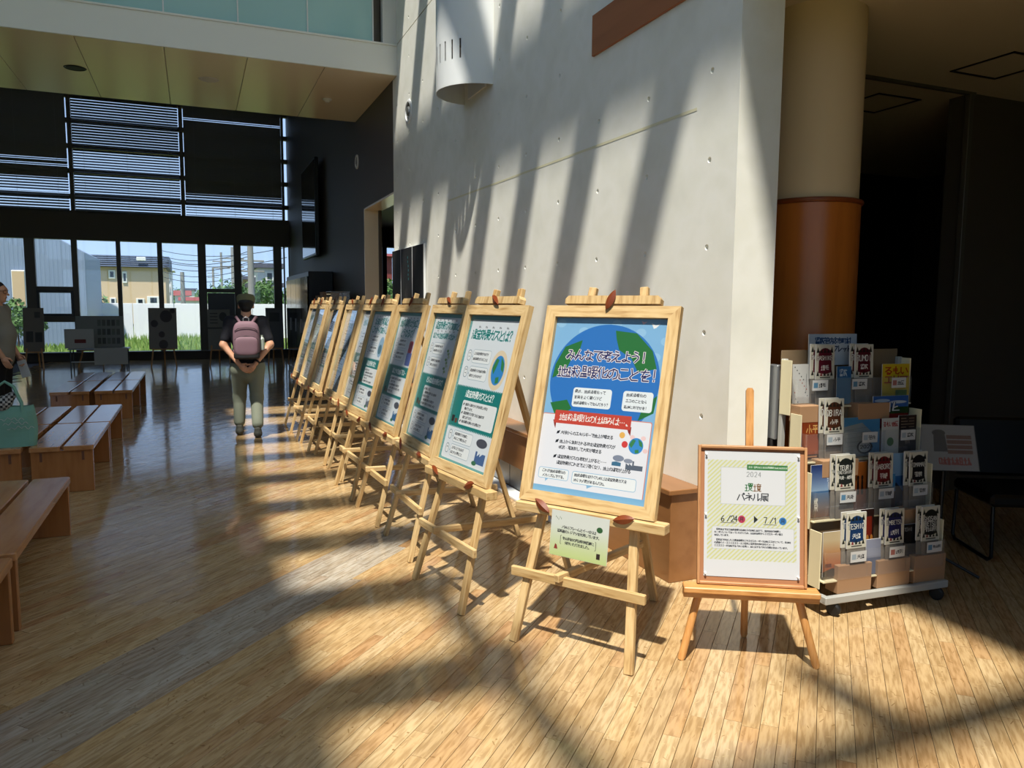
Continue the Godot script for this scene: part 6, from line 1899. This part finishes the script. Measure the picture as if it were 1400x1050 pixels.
func build_outside() -> void:
	plain("house_white", Color(0.86, 0.87, 0.86), 0.7)
	plain("house_glass", Color(0.13, 0.17, 0.22), 0.1)
	plain("house_beige", Color(0.80, 0.70, 0.56), 0.85)
	plain("house_blue", Color(0.13, 0.26, 0.40), 0.5)
	plain("house_red", Color(0.50, 0.22, 0.20), 0.7)
	plain("house_slate", Color(0.17, 0.18, 0.21), 0.6)
	plain("shed_grey", Color(0.50, 0.57, 0.67), 0.5)
	plain("fence_white", Color(0.93, 0.94, 0.96), 0.8)
	plain("pole", Color(0.55, 0.55, 0.53), 0.8)
	plain("wire", Color(0.12, 0.13, 0.15), 0.7)
	plain("trunk", Color(0.25, 0.18, 0.12), 0.9)
	var leaf := plain("leaves", Color(1, 1, 1), 0.7)
	leaf.vertex_color_use_as_albedo = true
	leaf.backlight_enabled = true
	leaf.backlight = Color(0.35, 0.45, 0.2)
	var turf := plain("turf", Color(1, 1, 1), 0.95)
	turf.albedo_texture = noise_tex(0.03, [Color(0.20, 0.30, 0.08), Color(0.34, 0.44, 0.14), Color(0.48, 0.52, 0.24), Color(0.62, 0.58, 0.42)], 256, 5, FastNoiseLite.TYPE_SIMPLEX, 33)
	turf.uv1_triplanar = true
	turf.uv1_world_triplanar = true
	turf.uv1_scale = Vector3.ONE * 0.12
	var g := setting("ground", box_mesh(Vector3(400, 0.2, 400), 0), turf, "grass outside the windows")
	g.position = Vector3(0, -0.42, 0)
	# grass strip before the white fence
	var grass := Soup.new()
	grass.tinted = true
	var r := RandomNumberGenerator.new()
	r.seed = 3
	for i in 26000:
		var p := Vector3(r.randf_range(-26, 4), -0.32, r.randf_range(-44.8, -27))
		if p.x < -4.1 and p.z < -37.8 and p.z > -44.4 or r.randf() < 0.35 and p.x > -3.5 and p.x < -0.5:
			continue
		var h := r.randf_range(0.10, 0.30) * (1.5 if p.z < -43 else 1.0)
		var d := Vector3(r.randfn(0, 0.05), h, r.randfn(0, 0.05))
		grass.tint = [Color(0.10, 0.20, 0.03), Color(0.16, 0.28, 0.05), Color(0.24, 0.33, 0.09)][r.randi() % 3]
		grass.flat(p - Vector3(0.03, 0, 0), p + Vector3(0.03, 0, 0.01), p + d, Vector3(0, 0.4, 1))
	meta(single("grass", grass.mesh(), leaf, "long green grass growing before the white fence", "grass"), "", "", "", "stuff")
	# white fence in panels
	var f := thing("boundary_fence", "long smooth white boundary fence beyond the grass", "fence", Vector3(0, -0.32, -45))
	for k in 24:
		block(f, "fence_panel", Vector3(1.97, 1.92, 0.1), Vector3(-34 + k * 2.0, 0.96, 0), M.fence_white, 0.01)
	# grey metal shed
	var a := at(115, 345, -38)
	var shed := thing("metal_shed", "large grey corrugated metal shed with a sloping roof", "shed", Vector3(a.x, -0.32, -38))
	var s := Soup.new()
	var slope_y := at(0, 285, -38).y - a.y
	var run := a.x - at(0, 285, -38).x
	s.prism(PackedVector2Array([Vector2(0, 0), Vector2(0, a.y + 0.32), Vector2(-run, a.y + 0.32 + slope_y), Vector2(-14, a.y + 0.32 + slope_y), Vector2(-14, 0)]), 6.0, Transform3D(Basis(), Vector3(0, 0, -3.05)))
	part(shed, "body", s.mesh(), M.shed_grey)
	for k in 70:
		var x := -0.1 - k * 0.16
		block(shed, "rib", Vector3(0.07, a.y + 0.30 + minf(1.0, -x / run) * slope_y, 0.03), Vector3(x, (a.y + 0.30 + minf(1.0, -x / run) * slope_y) / 2, -0.058), M.shed_grey, 0.006)
	var d0 := at(15, 369, -37.95)
	var d1 := at(37, 420, -37.95)
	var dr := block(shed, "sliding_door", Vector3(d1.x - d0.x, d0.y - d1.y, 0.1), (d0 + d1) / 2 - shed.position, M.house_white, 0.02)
	block(dr, "reflection_panel", Vector3((d1.x - d0.x) * 0.88, (d0.y - d1.y) * 0.93, 0.02), Vector3(0, 0, 0.06), M.house_beige, 0)  # beige colour imitates the reflection in a glass door
	var sh := thing("shrub", "round green shrub in front of the shed door", "shrub", Vector3(at(24, 440, -36.5).x, -0.32, -36.5))
	part(sh, "foliage", tree_mesh(2.0, 1.5, 8, 900), leaf)
	block(sh, "stem", Vector3(0.06, 1.2, 0.06), Vector3(0, 0.6, 0), M.trunk, 0.02)
	# houses
	var h1 := house("beige_house", "beige two-storey house with a dark blue metal roof and white windows", -70, 113, 226, 364, 347, M.house_beige, M.house_blue, 9.0, [[116, 368, 129, 386], [148, 369, 158, 381], [167, 371, 174, 387], [113, 405, 121, 416], [122, 405, 132, 416], [150, 407, 159, 416], [186, 408, 198, 416], [201, 405, 219, 416]])
	var vent := at(193, 354, -69.6) - h1.position
	block(h1, "roof_vent", Vector3(0.7, 0.3, 0.2), vent, M.house_white, 0.03)
	for k in 6:
		block(h1, "roof_seam", Vector3(at(226, 350, -70).x - at(113, 350, -70).x + 0.6, 0.05, 0.06), Vector3(0, at(113, 364, -70).y + 0.1 + 0.03 + k * 0.17, 0.42 - 0.17 * k), M.house_slate, 0.01)
	house("white_house", "small white house with a balcony beside the beige house", -82, 225, 234, 370, 369, M.house_white, M.house_white, 5.0, [[227, 374, 232, 384], [227, 391, 233, 400]])
	house("white_house", "white two-storey house with dark hipped roof by the large pole", -66, 352, 384, 366, 359, M.house_white, M.house_slate, 8.0, [[347, 377, 350, 388], [362, 371, 375, 384]])
	house("low_house", "low house with a dark porch roof below the white house", -60, 346, 384, 392, 386, M.house_white, M.house_slate, 5.0)
	house("grey_house", "plain grey house behind the large pole", -82, 330, 346, 382, 377, M.house_beige, M.house_slate, 6.0)
	house("red_roof_house", "distant house with a rust red roof", -120, 239, 259, 404, 397, M.house_white, M.house_red, 8.0)
	house("red_roof_house", "distant house with a low red roof among small houses", -110, 247, 272, 411, 406, M.house_white, M.house_red, 8.0)
	house("distant_house", "tiny pale house between the red roofs and the hill", -150, 252, 266, 397, 394, M.house_white, M.house_slate, 9.0)
	# wooded hill in crowns
	for k in 14:
		var u := 231.0 + k * 6.5
		var p := at(u, 397 + 3 * sin(k * 1.9), -190)
		var t := thing("hill_tree", "round tree crown of the wooded hill far behind the houses", "tree", Vector3(p.x, -0.32, -170 - 11 * ((k * 3) % 7)), k * 0.9, "trees of the far hill")
		part(t, "crown", tree_mesh(p.y + 0.3, 4.4, 40 + k % 4, 600), leaf)
		block(t, "trunk", Vector3(0.3, p.y * 0.7, 0.3), Vector3(0, p.y * 0.35, 0), M.trunk, 0.05)
	for e in [[323, 402, -78.0, 3.0, "leafy tree beside the thin antenna pole"], [343, 404, -50.0, 3.0, "bush at the foot of the large pole"], [368, 402, -55.0, 3.0, "broad bush before the white house"], [310, 400, -95.0, 5.0, "far tree between the two thin poles"], [118, 398, -48.0, 2.4, "small tree against the beige house"]]:
		var p := at(e[0], e[1], e[2])
		var t := thing("garden_tree", e[4], "tree", Vector3(p.x, -0.32, e[2]))
		part(t, "crown", tree_mesh(p.y + 1.0, e[3], int(e[0]), 1200), leaf)
		s = Soup.new()
		s.tube([Vector3.ZERO, Vector3(0.05, p.y * 0.6 + 0.3, 0)], [0.12, 0.07], 7)
		part(t, "trunk", s.mesh(), M.trunk)
	# poles and wires
	for e in [[342, 337, -47.0, 0.17, "thick concrete utility pole before the white house"], [318, 338, -60.0, 0.15, "utility pole with a transformer and crossarms"], [302, 345, -75.0, 0.10, "thin antenna pole with crossarms"], [249, 372, -62.0, 0.15, "short pale post beside the red roofs"], [291, 366, -120.0, 0.15, "thin far utility pole"]]:
		var p := at(e[0], e[1], e[2])
		var t := thing("utility_pole", e[4], "pole", Vector3(p.x, -0.32, e[2]))
		s = Soup.new()
		s.tube([Vector3.ZERO, Vector3(0, p.y + 0.32, 0)], [e[3] * 1.25, e[3]], 10)
		part(t, "shaft", s.mesh(), M.pole)
		if e[0] != 249:
			for y in [0.5, 1.1]:
				block(t, "crossarm", Vector3(1.5, 0.1, 0.1), Vector3(0, p.y - y, 0), M.pole, 0.01)
		if e[0] == 318:
			block(t, "transformer", Vector3(0.45, 0.7, 0.45), Vector3(0.4, p.y - 1.9, 0), M.pole, 0.08)
	for k in 7:
		var v0: float = [349, 353, 362, 370, 377, 342, 357][k]
		var v1: float = [343, 350, 358, 366, 374, 338, 352][k]
		var p := at(218, v0, -64)
		var q := at(342 if k < 5 else 392, v1, -48)
		var pts := []
		for i in 13:
			var t := i / 12.0
			pts.append(p.lerp(q, t) - Vector3(0, 0.5 * 4 * t * (1 - t), 0))
		s = Soup.new()
		s.tube(pts, [0.022], 5)
		single("overhead_wire", s.mesh(), M.wire, "black overhead wire strung between the utility poles", "wire", Transform3D(), "overhead wires")


func painting_print(sd: int) -> Material:
	var c := canvas(100, 150, Color(0.05, 0.05, 0.06))
	var r := RandomNumberGenerator.new()
	r.seed = sd
	for k in 46:
		var x := r.randf_range(0, 100)
		var y := r.randf_range(0, 120)
		var g := r.randf_range(0.06, 0.22)
		c.stroke([Vector2(x, y), Vector2(x + r.randfn(0, 3), y + r.randf_range(10, 60))], r.randf_range(1, 4), Color(g, g * r.randf_range(0.9, 1.1), g * r.randf_range(0.9, 1.25)))
	for k in 5:
		c.stroke([Vector2(r.randf_range(0, 100), r.randf_range(80, 110)), Vector2(r.randf_range(0, 100), 150)], 2, Color(0.36, 0.34, 0.30))
	if sd == 2:
		for k in 6:
			c.oval(70 + r.randfn(0, 8), 20 + k * 9, 2.5, 3, Color(0.20, 0.62, 0.66))
	c.stroke([Vector2(6, 30), Vector2(8, 60)], 2, Color(0.42, 0.12, 0.10))
	return c.material(0.65)


func build_far_things() -> void:
	# doorway in the right wall: jamb, and the side room beyond
	var d := setting("door_1", null, null, "open doorway with a plain cream reveal in the right wall")
	block(d, "reveal", Vector3(0.30, 3.22, 0.03), Vector3(2.85, 1.61, -13.035), M.soffit, 0.003)
	block(d, "head_lining", Vector3(0.30, 0.03, 2.1), Vector3(2.85, 3.205, -12.0), M.soffit, 0.003)
	block(d, "door_stop", Vector3(0.05, 3.2, 0.05), Vector3(2.96, 1.6, -12.99), M.mullion, 0.003)
	var w := setting("wall_side_room", null, null, "dark walls of the side room behind the doorway")
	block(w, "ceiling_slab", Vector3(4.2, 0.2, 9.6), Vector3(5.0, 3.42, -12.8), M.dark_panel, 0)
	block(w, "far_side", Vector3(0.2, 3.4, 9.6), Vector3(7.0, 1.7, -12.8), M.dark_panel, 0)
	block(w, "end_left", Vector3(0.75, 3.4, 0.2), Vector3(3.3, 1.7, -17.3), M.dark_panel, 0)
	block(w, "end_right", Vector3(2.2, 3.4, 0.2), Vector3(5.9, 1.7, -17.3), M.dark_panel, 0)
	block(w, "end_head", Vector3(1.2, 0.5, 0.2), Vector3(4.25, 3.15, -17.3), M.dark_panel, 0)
	var win := setting("window_18")
	block(win, "glass_pane", Vector3(1.15, 2.9, 0.006), Vector3(4.24, 1.45, -17.3), M.pane, 0)
	block(win, "window_post", Vector3(0.1, 2.9, 0.1), Vector3(4.03, 1.45, -17.28), M.black, 0.004)
	house("red_building", "rust red building seen through the doorway window", -46, 505, 536, 350, 345, M.house_red, M.house_red, 6.0)
	var tw := thing("garden_wall", "white garden wall seen through the doorway window", "wall", Vector3(9.6, -0.32, -40))
	for k in 4:
		block(tw, "wall_panel", Vector3(1.97, 1.9, 0.12), Vector3(-3 + k * 2.0, 0.95, 0), M.fence_white, 0.01)
	var bs := thing("shrub", "green shrub by the red building", "shrub", Vector3(at(531, 400, -42).x, -0.32, -42))
	part(bs, "foliage", tree_mesh(3.4, 2.0, 77, 900), M.leaves)
	block(bs, "stem", Vector3(0.08, 2.0, 0.08), Vector3(0, 1.0, 0), M.trunk, 0.02)
	# triptych on the concrete wall
	var zs := [[-9.30, -9.835], [-9.845, -10.43], [-10.44, -10.93]]
	for k in 3:
		var z: float = (zs[k][0] + zs[k][1]) / 2
		var l: float = zs[k][0] - zs[k][1]
		var p := thing("painting", "dark abstract forest canvas, %s of three hung side by side by the doorway" % ["outermost", "middle", "innermost"][k], "painting", Vector3(WALL - 0.02, 1.40, z), -PI / 2, "three dark canvases by the doorway")
		block(p, "stretcher", Vector3(l, 0.97, 0.03), Vector3(0, 0.485, 0), M.steel_white, 0.002)
		part(p, "painted_canvas", print_mesh(l - 0.012, 0.958), painting_print(k + 1), Transform3D(Basis(), Vector3(0, 0.485, 0.0165)))
	# wall television
	var tv := thing("wall_television", "large black television switched off high on the dark wall", "television", Vector3(WALL, 2.68, -18.3))
	block(tv, "bracket", Vector3(0.12, 0.6, 0.6), Vector3(-0.06, 1.05, 0), M.black, 0.01)
	block(tv, "casing", Vector3(0.08, 2.1, 2.2), Vector3(-0.16, 1.05, 0), M.black, 0.012)
	block(tv, "glass_front", Vector3(0.006, 2.0, 2.1), Vector3(-0.202, 1.05, 0), M.black_gloss, 0)
	# black glass cabinet along the dark wall
	var cb := thing("display_cabinet", "tall black cabinet with glossy glass doors along the dark wall", "cabinet", Vector3(2.43, 0, -18.1))
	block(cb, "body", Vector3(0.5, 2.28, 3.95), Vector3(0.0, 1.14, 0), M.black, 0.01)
	for k in 4:
		var dr := block(cb, "glass_door", Vector3(0.02, 2.1, 0.95), Vector3(-0.262, 1.13, -1.46 + k * 0.975), M.black_gloss, 0.004)
		block(dr, "handle", Vector3(0.02, 0.3, 0.015), Vector3(-0.02, 0, 0.42), M.steel_grey, 0.003)
	# low shelf with boxes
	var sf := thing("shelf_unit", "dark shelf unit against the wall between the doorway and the cabinet", "shelf", Vector3(2.42, 0, -14.65))
	for y in [0.08, 0.55, 1.03, 1.52]:
		block(sf, "shelf_board", Vector3(0.5, 0.03, 2.3), Vector3(0, y, 0), M.dark_panel, 0.003)
	for z in [-1.13, 0.0, 1.13]:
		block(sf, "upright", Vector3(0.48, 1.52, 0.03), Vector3(0, 0.76, z), M.dark_panel, 0.003)
	block(sf, "rear_panel", Vector3(0.02, 1.52, 2.3), Vector3(0.24, 0.76, 0), M.dark_panel, 0)
	for e in [[-15.35, 0.24, 0.40, "small brown carton on the dark shelf unit, nearest the cabinet"], [-14.75, 0.30, 0.44, "wide brown carton in the middle of the dark shelf unit"]]:
		var bx := thing("carton", e[3], "box", Vector3(2.40, 1.536, e[0]))
		block(bx, "body", Vector3(0.34, e[1], e[2]), Vector3(0, e[1] / 2, 0), M.card, 0.004)
		block(bx, "tape", Vector3(0.05, 0.002, e[2] + 0.002), Vector3(0, e[1] + 0.001, 0), M.soffit, 0)
	var gc := thing("glass_case", "small clear glass case on the dark shelf unit near the doorway", "glass case", Vector3(2.40, 1.536, -13.95))
	block(gc, "base", Vector3(0.34, 0.03, 0.5), Vector3(0, 0.015, 0), M.steel_grey, 0.003)
	for x in [-0.165, 0.165]:
		block(gc, "pane", Vector3(0.004, 0.26, 0.48), Vector3(x, 0.16, 0), M.pane, 0)
		block(gc, "frame_bar", Vector3(0.012, 0.012, 0.5), Vector3(x, 0.295, 0), M.steel_grey, 0.002)
	for z in [-0.24, 0.24]:
		block(gc, "pane", Vector3(0.33, 0.26, 0.004), Vector3(0, 0.16, z), M.pane, 0)
		block(gc, "frame_bar", Vector3(0.34, 0.012, 0.012), Vector3(0, 0.295, z), M.steel_grey, 0.002)
	# display boards by the far windows: [u0, v0, u1, v1, z, label, tone]
	var boards := [[30, 421, 62, 481, -21.5, "brown-toned board with two dark photographs beside the low window", Color(0.60, 0.55, 0.50)], [102, 432, 170, 478, -21.8, "wide pale board covered with small pictures behind the table", Color(0.68, 0.70, 0.68)], [202, 421, 243, 477, -21.2, "board printed with dark round shapes on a tripod before the bright window", Color(0.66, 0.62, 0.58)], [283, 423, 316, 478, -21.6, "two-part notice board below the dark vent window", Color(0.62, 0.60, 0.56)], [363, 421, 388, 476, -20.6, "narrow dark board on a tripod beside the cabinet", Color(0.42, 0.42, 0.42)]]
	for i in boards.size():
		var e: Array = boards[i]
		var p := at(e[0], e[1], e[4])
		var q := at(e[2], e[3], e[4])
		var sz := Vector2(q.x - p.x, p.y - q.y)
		var b := thing("display_board", e[5], "board", Vector3((p.x + q.x) / 2, 0, e[4]))
		var cen := Vector3(0, (p.y + q.y) / 2, 0)
		var tilt := Transform3D(Basis(Vector3.RIGHT, -0.14), cen)
		part(b, "panel", box_mesh(Vector3(sz.x, sz.y * 1.01, 0.025), 0.003), M.mullion, tilt)
		var c := canvas(int(90 * sz.x / sz.y), 90, e[6])
		var cw := 90.0 * sz.x / sz.y
		match i:
			0:
				c.rect(cw * 0.55, 8, 10, 12, e[6].darkened(0.5))
				c.rect(cw * 0.12, 48, cw * 0.34, 22, e[6].darkened(0.6))
				c.rect(cw * 0.56, 50, cw * 0.34, 20, e[6].darkened(0.65))
			1:
				for k in 15:
					c.rect(cw * (0.45 + 0.1 * (k % 5)), 10 + 24 * (k / 5), cw * 0.07, 16, e[6].darkened(0.25 + 0.1 * (k % 4)))
				c.rect(cw * 0.06, 40, cw * 0.3, 30, e[6].darkened(0.15))
			2:
				for k in [[0.62, 18, 12], [0.2, 34, 7], [0.45, 58, 6], [0.5, 80, 9], [0.85, 6, 5]]:
					c.oval(cw * k[0], k[1], k[2], k[2] * 1.1, Color(0.22, 0.12, 0.12))
			3:
				c.rect(0, 40, cw, 3, e[6].darkened(0.6))
				c.oval(cw * 0.68, 16, 8, 10, e[6].darkened(0.6))
				for k in 4:
					c.rect(cw * 0.1, 8 + k * 7, cw * 0.34, 2, e[6].darkened(0.5))
			4:
				c.rect(cw * 0.2, 10, cw * 0.6, 20, e[6].darkened(0.4))
		part(b, "print", print_mesh(sz.x - 0.01, sz.y), c.material(0.5), tilt * Transform3D(Basis(), Vector3(0, 0, 0.0135)))
		var foot: float = cen.y - sz.y / 2
		for s in [-1.0, 1.0]:
			bar(b, "leg", Vector3(s * sz.x * 0.45, 0.0, 0.18), Vector3(s * sz.x * 0.18, cen.y + sz.y * 0.4, -0.14), 0.035, 0.025, M.sign_wood)
		bar(b, "leg", Vector3(0, 0, -0.55), Vector3(0, cen.y + sz.y * 0.35, -0.16), 0.035, 0.025, M.sign_wood)
		bar(b, "ledge", Vector3(-sz.x * 0.4, foot, 0.09), Vector3(sz.x * 0.4, foot, 0.09), 0.03, 0.05, M.sign_wood, Vector3.UP)
	# vent box under the far transom
	block(thing("vent_shutter", "dark shutter box closing the lower part of one far window", "shutter", Vector3(0.74, 1.05, -23.93)), "slatted_face", Vector3(0.74, 0.86, 0.06), Vector3(0, 0.43, 0), M.black, 0.004)
	# table with leaflets and a hanging sheet
	var t0 := at(92, 478, -20.6)
	var t1 := at(176, 478, -20.6)
	var tb := thing("folding_table", "dark folding table in front of the far windows", "table", Vector3((t0.x + t1.x) / 2, 0, -20.9))
	block(tb, "table_top", Vector3(t1.x - t0.x, 0.03, 0.6), Vector3(0, t0.y, 0), M.steel_grey, 0.004)
	for x in [-1.0, 1.0]:
		for z in [-0.25, 0.25]:
			bar(tb, "leg", Vector3(x * (t1.x - t0.x) * 0.46, 0, z), Vector3(x * (t1.x - t0.x) * 0.46, t0.y - 0.01, z), 0.025, 0.025, M.black)
	bar(tb, "stretcher", Vector3(-(t1.x - t0.x) * 0.46, 0.2, 0.25), Vector3((t1.x - t0.x) * 0.46, 0.2, 0.25), 0.02, 0.02, M.steel_white, Vector3.UP)
	var hs := at(152, 487, -20.58)
	single("hanging_sheet", box_mesh(Vector3(0.72, 0.40, 0.004), 0), M.paper, "white printed sheet hanging from the front of the folding table", "sheet", Transform3D(Basis(), hs))
	var lb := at(108, 463, -20.8)
	var lf := thing("leaflet_holder", "pale leaflet holder with a red label standing on the folding table", "holder", Vector3(lb.x, t0.y + 0.015, -20.85))
	block(lf, "back_sheet", Vector3(0.62, 0.46, 0.02), Vector3(0, 0.23, 0), M.paper, 0.002)
	block(lf, "red_label", Vector3(0.24, 0.09, 0.006), Vector3(0.02, 0.17, 0.014), M.house_red, 0)
